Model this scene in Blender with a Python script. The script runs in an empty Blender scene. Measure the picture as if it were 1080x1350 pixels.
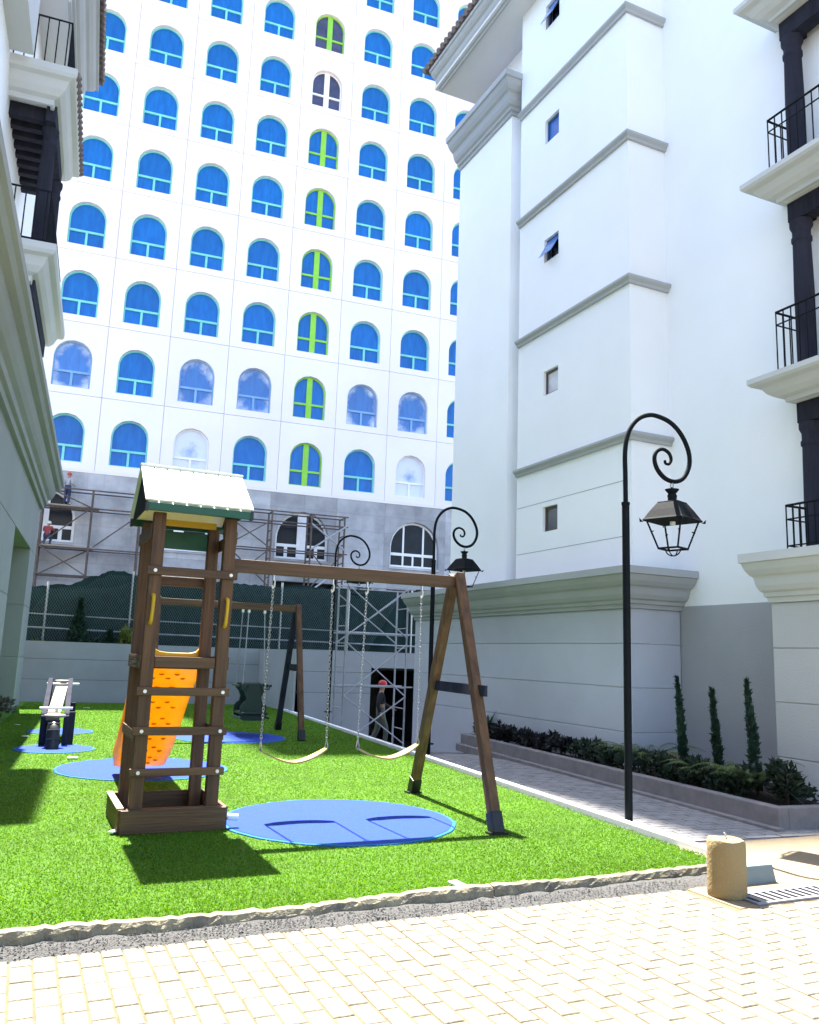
import bpy, bmesh, math, random
import numpy as np
from mathutils import Vector, Matrix
random.seed(7); rng = np.random.default_rng(7)
scn = bpy.context.scene
col = scn.collection
# ------------------------------------------------------------------ camera
YAW, PITCH, ROLL = math.radians(24.4535), 0.172288474, 0.0348663326
_f = Vector((0, math.cos(PITCH), math.sin(PITCH))); _r0 = Vector((1, 0, 0)); _u0 = _r0.cross(_f)
_r = math.cos(ROLL)*_r0 + math.sin(ROLL)*_u0; _u = -math.sin(ROLL)*_r0 + math.cos(ROLL)*_u0
_Z = Matrix.Rotation(-YAW, 3, 'Z')
_r, _u, _f = _Z @ _r, _Z @ _u, _Z @ _f
cd = bpy.data.cameras.new('Camera'); cam = bpy.data.objects.new('Camera', cd); col.objects.link(cam)
cam.matrix_world = Matrix(((_r.x, _u.x, -_f.x, 0), (_r.y, _u.y, -_f.y, 0), (_r.z, _u.z, -_f.z, 1.6), (0, 0, 0, 1)))
cd.sensor_fit = 'VERTICAL'; cd.sensor_height = 36; cd.lens = 36*1100/1350
cd.clip_start = .05; cd.clip_end = 3000
scn.camera = cam
# ------------------------------------------------------------------ sky, sun, exposure
SUN = Vector((-0.005, .523, 1)).normalized()
w = bpy.data.worlds.new('World'); scn.world = w; w.use_nodes = True
nt = w.node_tree; bg = nt.nodes['Background']
sky = nt.nodes.new('ShaderNodeTexSky'); sky.sky_type = 'NISHITA'; sky.sun_disc = False
sky.sun_elevation = math.asin(SUN.z); sky.sun_rotation = math.atan2(SUN.x, SUN.y)
sky.air_density = 1.0; sky.dust_density = 1.5
nt.links.new(sky.outputs[0], bg.inputs[0]); bg.inputs[1].default_value = .12
ld = bpy.data.lights.new('Sun', 'SUN'); lo = bpy.data.objects.new('Sun', ld); col.objects.link(lo)
ld.energy = 5.0; ld.angle = math.radians(.53); ld.color = (1, .95, .86)
lo.rotation_euler = (-SUN).to_track_quat('-Z', 'Y').to_euler(); lo.location = (0, 30, 60)
scn.view_settings.view_transform = 'Standard'; scn.view_settings.look = 'None'
scn.view_settings.exposure = 2.42; scn.view_settings.gamma = 1; scn.view_settings.use_curve_mapping = False

# ------------------------------------------------------------------ helpers
def V3(*a): return Vector(a)
class MB:
    """collects verts / faces, then links them as one mesh object"""
    def __init__(s): s.v = []; s.f = []
    def add(s, vs, fs):
        n = len(s.v); s.v += [tuple(v) for v in vs]; s.f += [tuple(i+n for i in f) for f in fs]; return s
    def box(s, x0, y0, z0, x1, y1, z1):
        if x0 > x1: x0, x1 = x1, x0
        if y0 > y1: y0, y1 = y1, y0
        if z0 > z1: z0, z1 = z1, z0
        return s.add([(x0,y0,z0),(x1,y0,z0),(x1,y1,z0),(x0,y1,z0),(x0,y0,z1),(x1,y0,z1),(x1,y1,z1),(x0,y1,z1)],
                     [(0,3,2,1),(4,5,6,7),(0,1,5,4),(1,2,6,5),(2,3,7,6),(3,0,4,7)])
    def bar(s, a, b, w, h, up=(0,0,1)):
        a, b = Vector(a), Vector(b); d = (b-a).normalized(); u = Vector(up)
        x = d.cross(u)
        if x.length < 1e-4: x = d.cross(Vector((0,1,0)))
        x.normalize(); u = x.cross(d); x *= w/2; u *= h/2
        vs = [a-x-u, a+x-u, a+x+u, a-x+u, b-x-u, b+x-u, b+x+u, b-x+u]
        return s.add(vs, [(0,1,2,3),(7,6,5,4),(0,4,5,1),(1,5,6,2),(2,6,7,3),(3,7,4,0)])
    def tube(s, pts, r, seg=8, caps=True, closed=False):
        pts = [Vector(p) for p in pts]; n = len(pts); rs = r if hasattr(r, '__len__') else [r]*n
        vs = []; prev = None
        for i, p in enumerate(pts):
            if closed: d = (pts[(i+1) % n]-pts[i-1])
            else: d = (pts[min(i+1, n-1)]-pts[max(i-1, 0)])
            d.normalize()
            if prev is None:
                x = d.cross(Vector((0,0,1)))
                if x.length < .05: x = d.cross(Vector((0,1,0)))
            else: x = prev - d*prev.dot(d)
            x.normalize(); prev = x; y = d.cross(x)
            vs += [p + (x*math.cos(t)+y*math.sin(t))*rs[i] for t in [2*math.pi*k/seg for k in range(seg)]]
        fs = []
        for i in range(n if closed else n-1):
            j = (i+1) % n
            for k in range(seg): fs.append((i*seg+k, i*seg+(k+1) % seg, j*seg+(k+1) % seg, j*seg+k))
        if caps and not closed: fs += [tuple(range(seg))[::-1], tuple(range((n-1)*seg, n*seg))]
        return s.add(vs, fs)
    def lathe(s, prof, c=(0,0,0), seg=20, a0=0):
        n = len(prof); vs = []
        for r, z in prof:
            vs += [(c[0]+r*math.cos(a0+2*math.pi*k/seg), c[1]+r*math.sin(a0+2*math.pi*k/seg), c[2]+z) for k in range(seg)]
        fs = [(i*seg+k, i*seg+(k+1) % seg, (i+1)*seg+(k+1) % seg, (i+1)*seg+k) for i in range(n-1) for k in range(seg)]
        fs += [tuple(range(seg))[::-1], tuple(range((n-1)*seg, n*seg))]
        return s.add(vs, fs)
    def prism(s, poly, lo, hi, fn):
        """poly 2-D, fn(a,b,t) -> xyz"""
        n = len(poly)
        vs = [fn(a, b, lo) for a, b in poly]+[fn(a, b, hi) for a, b in poly]
        fs = [tuple(range(n))[::-1], tuple(range(n, 2*n))]+[(i, (i+1) % n, n+(i+1) % n, n+i) for i in range(n)]
        return s.add(vs, fs)
    def build(s, name, mat, parent=None, loc=None, smooth=False, bevel=0, rz=0, fix=True):
        me = bpy.data.meshes.new(name); me.from_pydata(s.v, [], s.f); me.update()
        if fix:
            bm = bmesh.new(); bm.from_mesh(me); bmesh.ops.recalc_face_normals(bm, faces=bm.faces[:]); bm.to_mesh(me); bm.free()
        if smooth:
            me.polygons.foreach_set('use_smooth', [True]*len(me.polygons))
            try: me.set_sharp_from_angle(angle=math.radians(40))
            except Exception: pass
        me.materials.append(mat)
        return link(name, me, parent, loc, bevel, rz)
def link(name, me, parent=None, loc=None, bevel=0, rz=0):
    o = bpy.data.objects.new(name, me); col.objects.link(o)
    if parent: o.parent = parent
    if loc is not None: o.location = loc
    if rz: o.rotation_euler.z = rz
    if bevel:
        b = o.modifiers.new('bevel', 'BEVEL'); b.width = bevel; b.segments = 2; b.limit_method = 'ANGLE'
    return o
def empty(name, loc=(0,0,0), rz=0):
    o = bpy.data.objects.new(name, None); col.objects.link(o); o.location = loc; o.rotation_euler.z = rz; o.empty_display_size = .2
    return o
def tag(o, label=None, cat=None, group=None, kind=None):
    for k, v in (('label', label), ('category', cat), ('group', group), ('kind', kind)):
        if v: o[k] = v
    return o
def struct(o): o['kind'] = 'structure'; return o
def stuff(o): o['kind'] = 'stuff'; return o
def copy_tree(o, parent=None):
    c = o.copy(); col.objects.link(c); c.parent = parent
    for ch in list(o.children): copy_tree(ch, c)
    return c

# courtyard axis turned a little against the world axis
PHI = math.atan(.075)
def yd(a, b, z=0): return Vector((a*math.cos(PHI)+b*math.sin(PHI), -a*math.sin(PHI)+b*math.cos(PHI), z))

# ------------------------------------------------------------------ materials
def mat(name, c, rough=.7, var=.12, scale=3, bump=0, bscale=60, metal=0, c2=None, stretch=None, spec=.4, detail=4, trans=0):
    m = bpy.data.materials.new(name); m.use_nodes = True; t = m.node_tree; N = t.nodes; L = t.links
    b = N['Principled BSDF']; b.inputs['Roughness'].default_value = rough; b.inputs['Metallic'].default_value = metal
    b.inputs['Specular IOR Level'].default_value = spec
    tc = N.new('ShaderNodeTexCoord'); oi0 = N.new('ShaderNodeObjectInfo'); av = N.new('ShaderNodeVectorMath'); av.operation = 'ADD'
    L.new(tc.outputs['Object'], av.inputs[0]); L.new(oi0.outputs['Location'], av.inputs[1]); co = av.outputs[0]
    if stretch:
        mp = N.new('ShaderNodeMapping'); mp.inputs['Scale'].default_value = stretch; L.new(co, mp.inputs[0]); co = mp.outputs[0]
    n = N.new('ShaderNodeTexNoise'); n.inputs['Scale'].default_value = scale; n.inputs['Detail'].default_value = detail; n.inputs['Roughness'].default_value = .6
    L.new(co, n.inputs['Vector'])
    r = N.new('ShaderNodeValToRGB'); L.new(n.outputs[0], r.inputs[0])
    r.color_ramp.elements[0].position = .3; r.color_ramp.elements[1].position = .7
    a = c2 if c2 else tuple(x*(1-var) for x in c); d = c if c2 else tuple(min(1, x*(1+var)) for x in c)
    r.color_ramp.elements[0].color = (*a, 1); r.color_ramp.elements[1].color = (*d, 1)
    oi = N.new('ShaderNodeObjectInfo')
    h = N.new('ShaderNodeHueSaturation'); L.new(r.outputs[0], h.inputs['Color'])
    ma = N.new('ShaderNodeMapRange'); L.new(oi.outputs['Random'], ma.inputs[0]); ma.inputs[3].default_value = 1-var*.5; ma.inputs[4].default_value = 1+var*.5
    L.new(ma.outputs[0], h.inputs['Value']); L.new(h.outputs[0], b.inputs['Base Color'])
    if bump:
        n2 = N.new('ShaderNodeTexNoise'); n2.inputs['Scale'].default_value = bscale; n2.inputs['Detail'].default_value = 3; L.new(co, n2.inputs['Vector'])
        bp = N.new('ShaderNodeBump'); bp.inputs['Strength'].default_value = bump; bp.inputs['Distance'].default_value = .02
        L.new(n2.outputs[0], bp.inputs['Height']); L.new(bp.outputs[0], b.inputs['Normal'])
    if trans:
        tr = N.new('ShaderNodeBsdfTranslucent'); L.new(h.outputs[0], tr.inputs[0]); mx = N.new('ShaderNodeMixShader'); mx.inputs[0].default_value = trans
        L.new(b.outputs[0], mx.inputs[1]); L.new(tr.outputs[0], mx.inputs[2]); L.new(mx.outputs[0], N['Material Output'].inputs[0])
    m.diffuse_color = (*c, 1)
    return m
WHITE = mat('white_stucco', (0.9, 0.905, 0.91), .85, .035, .35, .12, 45)
PANELW = mat('white_panel', (0.79, 0.745, 0.765), .8, .04, .25, .05, 30)
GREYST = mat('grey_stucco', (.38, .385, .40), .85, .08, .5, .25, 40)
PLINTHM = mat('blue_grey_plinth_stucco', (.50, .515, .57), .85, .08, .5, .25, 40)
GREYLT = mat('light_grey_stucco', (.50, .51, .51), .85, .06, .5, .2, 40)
RETAIN = mat('retaining_wall_paint', (.33, .34, .35), .85, .1, .7, .2, 40)
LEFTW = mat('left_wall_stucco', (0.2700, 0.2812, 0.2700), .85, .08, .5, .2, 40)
TRIM = mat('grey_trim', (.40, .41, .42), .8, .06, .8, .1, 40)
TRIML = mat('pale_trim', (.55, .56, .56), .8, .05, .8, .1, 40)
SOFFIT = mat('soffit_paint', (.70, .69, .70), .85, .04, .6)
CONC = mat('raw_concrete', (0.4, 0.4, 0.42), .9, .35, .55, .4, 18, detail=8)
DARKW = mat('dark_timber', (0.03, 0.031, 0.045), .9, .25, 6, .2, 40, stretch=(1, 1, .15), spec=.08)
WOODZ = mat('brown_timber_upright', (0.165, 0.078, 0.03), .6, .3, 14, .35, 40, c2=(0.062, 0.028, 0.012), stretch=(1, 1, .06))
WOODX = mat('brown_timber_across', (0.165, 0.082, 0.034), .6, .3, 14, .35, 40, c2=(0.066, 0.032, 0.014), stretch=(.06, 1, 1))
WOODY = mat('brown_timber_along', (0.15, 0.075, 0.03), .6, .3, 14, .35, 40, c2=(0.06, 0.03, 0.014), stretch=(1, .06, 1))
WOODG = mat('weathered_pale_timber', (0.3135, 0.2622, 0.2052), .8, .15, 12, .3, 40, stretch=(1, .08, 1))
BLACKM = mat('black_iron', (0.0075, 0.0095, 0.0125), .75, .2, 8, .1, 60, spec=.12)
BLACKP = mat('black_plastic', (.012, .012, .014), .4, .2, 8)
GALV = mat('galvanised_steel', (.45, .46, .47), .35, .15, 20, metal=.8)
STEELP = mat('scaffold_tube', (0.3750, 0.3825, 0.3975), .5, .2, 6, metal=.3)
STEELD = mat('rusty_scaffold_tube', (.10, .075, .065), .7, .3, 6)
BOLT = mat('bolt_head', (.75, .73, .68), .4, .1, 20, metal=.3)
YELLOW = mat('yellow_plastic', (0.66, 0.4, 0.02), .4, .06, 6, trans=.15)
BELT = mat('pale_yellow_belt', (0.4712, 0.3420, 0.1140), .5, .08, 8, trans=.2)
ORANGE = mat('orange_slide_plastic', (0.66, 0.37, 0.016), .35, .10, 5, trans=.5)
ORANGED = mat('orange_slide_stud', (0.74, 0.34, 0.012), .35, .1, 6, trans=.75)
GREENP = mat('green_plastic', (0.0024, 0.0720, 0.0330), .4, .1, 6)
GREEND = mat('dark_green_plastic', (0.0036, 0.0210, 0.0150), .45, .15, 8)
ROOFP = mat('pale_mint_roof_plastic', (.74, .78, .66), .45, .05, 4)
FILM = mat('blue_window_film', (0.0, 0.15, 0.5), .35, .22, 1.6, 0, stretch=(3.5, 3.5, .7), c2=(0.0, 0.095, 0.38))
FRAMEC = mat('aqua_film_window_frame', (0.18, 0.6, 0.56), .5, .1, 3)
FRAMEG = mat('lime_taped_window_frame', (0.24, 0.58, 0.06), .5, .08, 3)
FRAMEB = mat('pale_blue_window_frame', (0.1875, 0.3750, 0.6375), .5, .1, 3)
FRAMEW = mat('white_window_frame', (.80, .80, .82), .45, .04, 3)
GLASSD = mat('dark_glass', (.012, .015, .022), .25, .3, 2, spec=.15)
GLASSV = mat('violet_dark_glass', (.05, .055, .12), .15, .3, 2, spec=.6)
GLASSB = mat('blue_reflecting_glass', (.03, .16, .50), .12, .25, 2, spec=.6)
GLASSW = mat('bright_glass', (.62, .64, .68), .2, .3, 2, spec=.6)
RUBBER = mat('blue_rubber_granulate', (0.005, 0.043, 0.32), .9, .12, 40, .5, 250)
RUBBERE = mat('turquoise_mat_edge', (0.003, 0.1, 0.28), .9, .1, 30)
TURF = mat('artificial_turf_backing', (0.062, 0.165, 0.002), .95, .25, 1.5, .8, 300, detail=8)
PAVER = mat('cream_paver', (0.19, 0.165, 0.12), .85, .2, 9, .3, 90)
SAND = mat('joint_sand', (0.135, 0.102, 0.06), .95, .2, 20, .5, 150)
GRAVELM = mat('grey_grit', (0.1102, 0.1079, 0.1049), .95, .45, 60, 1.0, 120, detail=8)
KERBM = mat('rough_concrete_kerb', (0.27, 0.235, 0.15), .95, .45, 5, .9, 45, c2=(0.085, 0.078, 0.066), detail=8)
CURBW = mat('white_painted_edging', (.80, .82, .84), .6, .06, 5)
PATHM = mat('grey_path_paver', (0.25, 0.245, 0.25), .9, .25, 5, .4, 80)
PATHJ = mat('grey_path_joint', (0.14, 0.135, 0.135), .95, .2, 12)
TANP = mat('tan_screed', (0.2120, 0.1642, 0.1060), .9, .1, 3, .3, 90)
BOLLM = mat('ochre_concrete_bollard', (0.2733, 0.2072, 0.1058), .9, .2, 9, .5, 60, c2=(0.2668, 0.1914, 0.0870))
BOXM = mat('pale_teal_concrete_box', (0.1756, 0.2174, 0.2215), .85, .08, 6, .2, 60)
PLANTER = mat('pinkish_grey_concrete', (0.21, 0.195, 0.2), .9, .15, 5, .4, 70)
SOIL = mat('dark_soil', (.03, .022, .016), 1, .4, 20, .8, 60)
NETM = mat('green_shade_net', (0.0052, 0.0260, 0.0234), .9, .3, 2.5, .6, 90)
TILE = mat('clay_roof_tile', (.16, .13, .12), .85, .3, 5)
EARTH = mat('bare_earth', (.20, .17, .13), .95, .3, 1, .5, 20)
RUBT = mat('tyre_rubber', (.02, .022, .028), .45, .2, 10)
SKIN = mat('skin', (.32, .17, .10), .6, .1, 6)
def leafmat(n, c, c2, trans=.25): return mat(n, c, .55, .35, 7, c2=c2, trans=trans, detail=6)
LEAFD = leafmat('dark_shrub_leaf', (.030, .055, .028), (.010, .020, .014))
LEAFP = leafmat('purple_green_leaf', (.024, .026, .024), (.008, .009, .012))
LEAFF = leafmat('pale_fern_leaf', (.14, .20, .06), (.05, .09, .03))
LEAFC = leafmat('cypress_leaf', (.030, .080, .045), (.010, .030, .020))
LEAFY = leafmat('yellow_green_leaf', (.16, .20, .03), (.06, .09, .02))
BARK = mat('bark', (.06, .04, .028), .9, .3, 20, .5, 40)
def paint_smear(name, lo, hi, mx_):
    m = FILM.copy(); m.name = name; t = m.node_tree; N = t.nodes; L = t.links; b = N['Principled BSDF']
    src = b.inputs['Base Color'].links[0].from_socket
    tc = N.new('ShaderNodeTexCoord'); mp = N.new('ShaderNodeMapping'); mp.inputs['Scale'].default_value = (1/.95, 0, 1/1.3); mp.inputs['Location'].default_value = (0, 0, -1.2)
    L.new(tc.outputs['Object'], mp.inputs[0])
    ln = N.new('ShaderNodeVectorMath'); ln.operation = 'LENGTH'; L.new(mp.outputs[0], ln.inputs[0])
    n = N.new('ShaderNodeTexNoise'); n.inputs['Scale'].default_value = 1.6; n.inputs['Detail'].default_value = 8; n.inputs['Roughness'].default_value = .6
    oi = N.new('ShaderNodeObjectInfo'); ad = N.new('ShaderNodeVectorMath'); ad.operation = 'ADD'; L.new(tc.outputs['Object'], ad.inputs[0])
    L.new(oi.outputs['Location'], ad.inputs[1]); L.new(ad.outputs[0], n.inputs['Vector'])
    ma = N.new('ShaderNodeMath'); ma.operation = 'MULTIPLY_ADD'; L.new(n.outputs[0], ma.inputs[0]); ma.inputs[1].default_value = 1.3; L.new(ln.outputs['Value'], ma.inputs[2])
    r = N.new('ShaderNodeMapRange'); L.new(ma.outputs[0], r.inputs[0]); r.inputs[1].default_value = lo; r.inputs[2].default_value = hi; r.inputs[3].default_value = .08; r.inputs[4].default_value = mx_; r.interpolation_type = 'SMOOTHSTEP'
    mx = N.new('ShaderNodeMixRGB'); L.new(r.outputs[0], mx.inputs[0]); L.new(src, mx.inputs[1]); mx.inputs[2].default_value = (.68, .72, .80, 1)
    L.new(mx.outputs[0], b.inputs['Base Color']); return m
SMEAR1 = paint_smear('blue_film_smeared_with_plaster', 1.3, 1.95, .92)
SMEAR2 = paint_smear('blue_film_covered_with_plaster', .25, 1.25, .96)
# formwork joints on raw concrete
def add_joints(m, sx, sz, depth=.6):
    t = m.node_tree; N = t.nodes; L = t.links; b = N['Principled BSDF']
    tc = N.new('ShaderNodeTexCoord'); mp = N.new('ShaderNodeMapping'); mp.inputs['Rotation'].default_value = (math.pi/2, 0, 0); L.new(tc.outputs['Object'], mp.inputs[0])
    br = N.new('ShaderNodeTexBrick'); br.inputs['Scale'].default_value = 1; br.inputs['Brick Width'].default_value = sx; br.inputs['Row Height'].default_value = sz
    br.inputs['Mortar Size'].default_value = .03; br.inputs['Color1'].default_value = (1, 1, 1, 1); br.inputs['Color2'].default_value = (.86, .86, .86, 1); br.inputs['Mortar'].default_value = (.62, .62, .62, 1)
    L.new(mp.outputs[0], br.inputs['Vector'])
    src = b.inputs['Base Color'].links[0].from_socket
    mx = N.new('ShaderNodeMixRGB'); mx.blend_type = 'MULTIPLY'; mx.inputs[0].default_value = depth; L.new(src, mx.inputs[1]); L.new(br.outputs[0], mx.inputs[2]); L.new(mx.outputs[0], b.inputs['Base Color'])
add_joints(CONC, 3.1, .95, .35)

# ------------------------------------------------------------------ profiles
def moulding(m, prof, path, close_ends=True):
    """sweep prof [(out, z)...] along a plan path; out is measured to the right-hand side of travel, mitred corners"""
    P = [Vector((p[0], p[1])) for p in path]; n = len(P); k = len(prof); rows = []
    for i in range(n):
        ds = []
        if i > 0: ds.append((P[i]-P[i-1]).normalized())
        if i < n-1: ds.append((P[i+1]-P[i]).normalized())
        ns = [Vector((d.y, -d.x)) for d in ds]
        nn = ns[0] if len(ns) == 1 else (ns[0]+ns[1])/(1+ns[0].dot(ns[1]))
        rows.append([(P[i].x+nn.x*o, P[i].y+nn.y*o, z) for o, z in prof])
    vs = [v for r in rows for v in r]
    fs = [(i*k+j, (i+1)*k+j, (i+1)*k+(j+1) % k, i*k+(j+1) % k) for i in range(n-1) for j in range(k)]
    if close_ends: fs += [tuple(range(k)), tuple(range((n-1)*k, n*k))[::-1]]
    m.add(vs, fs)
def scale_prof(p, so, z0, dz): return [(a*so, z0+b*dz) for a, b in p]
# classical cornice, unit box: wall side out=0
CORN = [(-.02, 0), (.10, 0), (.12, .10), (.22, .12), (.24, .20), (.36, .24), (.46, .34), (.52, .48), (.55, .52), (.66, .56), (.80, .66), (.88, .76), (.90, .80), (1, .82), (1, 1), (-.02, 1)]
STRING = [(-.02, 0), (.45, 0), (.5, .3), (.85, .5), (1, .62), (1, .85), (.6, 1), (-.02, 1)]

# ================================================================== GROUND
g = MB().box(-400, -200, -2.4, 400, 800, -1.35).build('ground', EARTH); struct(g)
# front pavement bed
pv = MB(); pv.box(-12, -8, -1.2, 16, 5.1, -.0235)
pave = struct(pv.build('pavement', SAND))
# individual pavers in view
PW, PL_ = .112, .222
pm = MB()
b_ = .004
def paver_mesh(w, l):
    m = MB(); x, y = w/2, l/2
    m.add([(-x,-y,-.04),(x,-y,-.04),(x,y,-.04),(-x,y,-.04),(-x,-y,-b_),(x,-y,-b_),(x,y,-b_),(-x,y,-b_),(-x+b_,-y+b_,0),(x-b_,-y+b_,0),(x-b_,y-b_,0),(-x+b_,y-b_,0)],
          [(0,1,5,4),(1,2,6,5),(2,3,7,6),(3,0,4,7),(4,5,9,8),(5,6,10,9),(6,7,11,10),(7,4,8,11),(8,9,10,11)])
    return m
p0 = paver_mesh(PW-.010, PL_-.010)
pme = bpy.data.meshes.new('paver'); pme.from_pydata(p0.v, [], p0.f); pme.update(); pme.materials.append(PAVER)
rest = MB()
R_ = _r; U_ = _u; F_ = _f
def px(P):
    d = Vector(P)-Vector((0, 0, 1.6)); z = d.dot(F_)
    return (540+1100*d.dot(R_)/z, 675-1100*d.dot(U_)/z) if z > .05 else (-9999, -9999)
cnt = 0
for i in range(-16, 62):
    x = .06+i*PW
    off = (i % 2)*PL_/2 + random.uniform(-.008, .008)
    for j in range(-1, 20):
        y = 5.075-off-PL_/2-j*PL_
        if y < .6: continue
        ya, yb = y-PL_/2, y+PL_/2; yb = min(yb, 5.075 if x < 4.60 else 4.556)
        if yb-ya < .035: continue
        l = (yb-ya)/PL_; y = (ya+yb)/2
        p = px((x, y, -.02)); z = random.uniform(-.0195, -.0165)
        tilt = (random.gauss(0, .003), random.gauss(0, .005), random.gauss(0, .008))
        if 0 <= p[0] <= 1080 and 0 < p[1] < 1350 and cnt < 300:
            o = link('paver', pme, pave, (x, y, z)); o.rotation_euler = tilt; o.scale.y = l; cnt += 1
        else:
            M = Matrix.Rotation(tilt[2], 3, 'Z')
            rest.add([M @ Vector((v[0], v[1]*l, v[2]))+Vector((x, y, z)) for v in p0.v], p0.f)
stuff(rest.build('pavers_around', PAVER, pave, fix=False))
# cut pavers beside the drain and tan screed apron beyond it
struct(MB().box(4.665, 4.565, -1.2, 16, 6.25, -.019).build('apron', TANP))
# grit strip between kerb and pavers
gs = MB(); n = 90
for i in range(n+1):
    x = -3+8.2*i/n
    gs.add([(x, 5.045+.02*math.sin(i*.9), -.027), (x, 5.10+.015*math.sin(i*1.7), -.012+random.uniform(0, .012)), (x, 5.2, .0+random.uniform(0, .02)), (x, 5.4, .0)], [])
gs.f = [(i*4+k, i*4+4+k, i*4+5+k, i*4+1+k) for i in range(n) for k in range(3)]
tag(gs.build('gravel', GRAVELM, smooth=True), 'strip of grey grit between the rough kerb and the cream pavers', 'gravel', kind='stuff')
peb = MB()
for i in range(1500):
    x = random.uniform(-.6, 4.7); y = random.uniform(5.06, 5.2); s = random.uniform(.003, .009); z = .004+.05*(y-5.0)
    peb.add([(x-s, y-s, z), (x+s, y-s*.6, z), (x+s*.5, y+s, z), (x, y, z+s*1.1)], [(0,1,3), (1,2,3), (2,0,3)])
tag(peb.build('loose_grit', GRAVELM, fix=False), 'loose grey grit grains lying along the kerb foot', 'gravel', kind='stuff')
# turf
A, B, C_, D_ = yd(-6, 5.36+.0), yd(5.16, 5.72), yd(5.16, 26.3), yd(-6, 26.3)
tb = MB(); A = V3(-3, 5.28, 0); B = V3(5.48, 5.42, 0)
top = [A, B, C_, D_]
tb.add([(p.x, p.y, .0) for p in top]+[(p.x, p.y, -1.3) for p in top], [(0,1,2,3), (0,4,5,1), (1,5,6,2), (2,6,7,3), (3,7,4,0)])
struct(tb.build('lawn', TURF))
# grass blades
def in_turf(x, y):
    a = x*math.cos(PHI)-y*math.sin(PHI)
    return (a > -1.62) & (a < 5.12) & (y > 5.33)
MATS = [(3.02, 8.05, 1.13), (1.67, 12.03, 1.10), (.66, 14.5, .58), (.86, 17.35, .57), (3.75, 16.0, 1.02)]
NB = 420000
vv = 5.3+(rng.random(NB)**1.9)*20.5
uu = -1.8+rng.random(NB)*8.6
ok = in_turf(uu, vv)
for cx, cy, r in MATS: ok &= ((uu-cx)**2+(vv-cy)**2 > (r+.02)**2)
ok &= (uu-vv*.75 < 1.2) & (uu > -.0*vv-.6)
uu, vv = uu[ok], vv[ok]; NB = len(uu)
ang = rng.random(NB)*2*math.pi; wd = .0035+vv*.00035; hh = .007+.009*rng.random(NB)
lean = rng.normal(0, .009, (NB, 2))
P = np.zeros((NB, 3, 3), np.float32)
P[:, 0] = np.stack([uu-np.cos(ang)*wd, vv-np.sin(ang)*wd, np.full(NB, -.001)], 1)
P[:, 1] = np.stack([uu+np.cos(ang)*wd, vv+np.sin(ang)*wd, np.full(NB, -.001)], 1)
P[:, 2] = np.stack([uu+lean[:, 0], vv+lean[:, 1], hh], 1)
me = bpy.data.meshes.new('turf_blades'); me.vertices.add(NB*3); me.vertices.foreach_set('co', P.ravel())
me.loops.add(NB*3); me.loops.foreach_set('vertex_index', np.arange(NB*3, dtype=np.int32))
me.polygons.add(NB); me.polygons.foreach_set('loop_start', np.arange(0, NB*3, 3, dtype=np.int32)); me.update()
at = me.attributes.new('rnd', 'FLOAT', 'POINT'); at.data.foreach_set('value', np.repeat(rng.random(NB), 3).astype(np.float32))
BL = mat('turf_blade', (.13, .30, .012), .6, .15, 1.2, trans=.5)
t_ = BL.node_tree; an = t_.nodes.new('ShaderNodeAttribute'); an.attribute_name = 'rnd'
rp = t_.nodes.new('ShaderNodeValToRGB'); t_.links.new(an.outputs['Fac'], rp.inputs[0])
rp.color_ramp.elements[0].color = (.050, .172, .0006, 1); rp.color_ramp.elements[1].color = (.148, .282, .003, 1)
hs = [n for n in t_.nodes if n.type == 'HUE_SAT'][0]; t_.links.new(rp.outputs[0], hs.inputs['Color'])
nz = t_.nodes.new('ShaderNodeTexNoise'); nz.inputs['Scale'].default_value = .55; nz.inputs['Detail'].default_value = 5
tco = t_.nodes.new('ShaderNodeTexCoord'); t_.links.new(tco.outputs['Object'], nz.inputs['Vector'])
mr = t_.nodes.new('ShaderNodeMapRange'); t_.links.new(nz.outputs[0], mr.inputs[0]); mr.inputs[1].default_value = .3; mr.inputs[2].default_value = .7; mr.inputs[3].default_value = .86; mr.inputs[4].default_value = 1.14
t_.links.new(mr.outputs[0], hs.inputs['Value'])
me.materials.append(BL)
tag(link('turf_blades', me), 'bright green artificial turf pile covering the playground', 'grass', kind='stuff')
# rough front kerb: two lengths of broken concrete
def kerb_length(x0, x1, name):
    m = MB(); n = int((x1-x0)/.045); prev = None; W = .085; H = .066
    for i in range(n+1):
        x = x0+(x1-x0)*i/n
        y = 5.245+.014*x+.008*math.sin(x*3.1)+random.uniform(-.006, .006)
        h = H+random.uniform(-.006, .006)+.010*math.sin(x*2.3+1); r = .018+random.uniform(-.006, .010)
        wv = W+.012*math.sin(x*4.7)
        m.add([(x, y-.05, -.05), (x, y-.035+random.uniform(-.008, .008), .02), (x, y-.03+random.uniform(-.006, .006), h-r-.008), (x, y-.015, h-.004), (x, y+wv*.5, h+random.uniform(-.003, .003)), (x, y+wv, h-.02), (x, y+wv+.02, -.05)], [])
    k = 7; m.f = [(i*k+j, (i+1)*k+j, (i+1)*k+j+1, i*k+j+1) for i in range(n) for j in range(k-1)]+[tuple(range(k)), tuple(range(n*k, n*k+k))[::-1]]
    return m.build(name, KERBM, smooth=False)
kb = struct(empty('kerb', (0, 5.25, 0)))
for a, b in ((-3, 3.12), (3.135, 5.3)):
    o = kerb_length(a, b, 'kerb_stone'); o.parent = kb; o.matrix_parent_inverse = Matrix.Translation((0, -5.25, 0))
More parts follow.
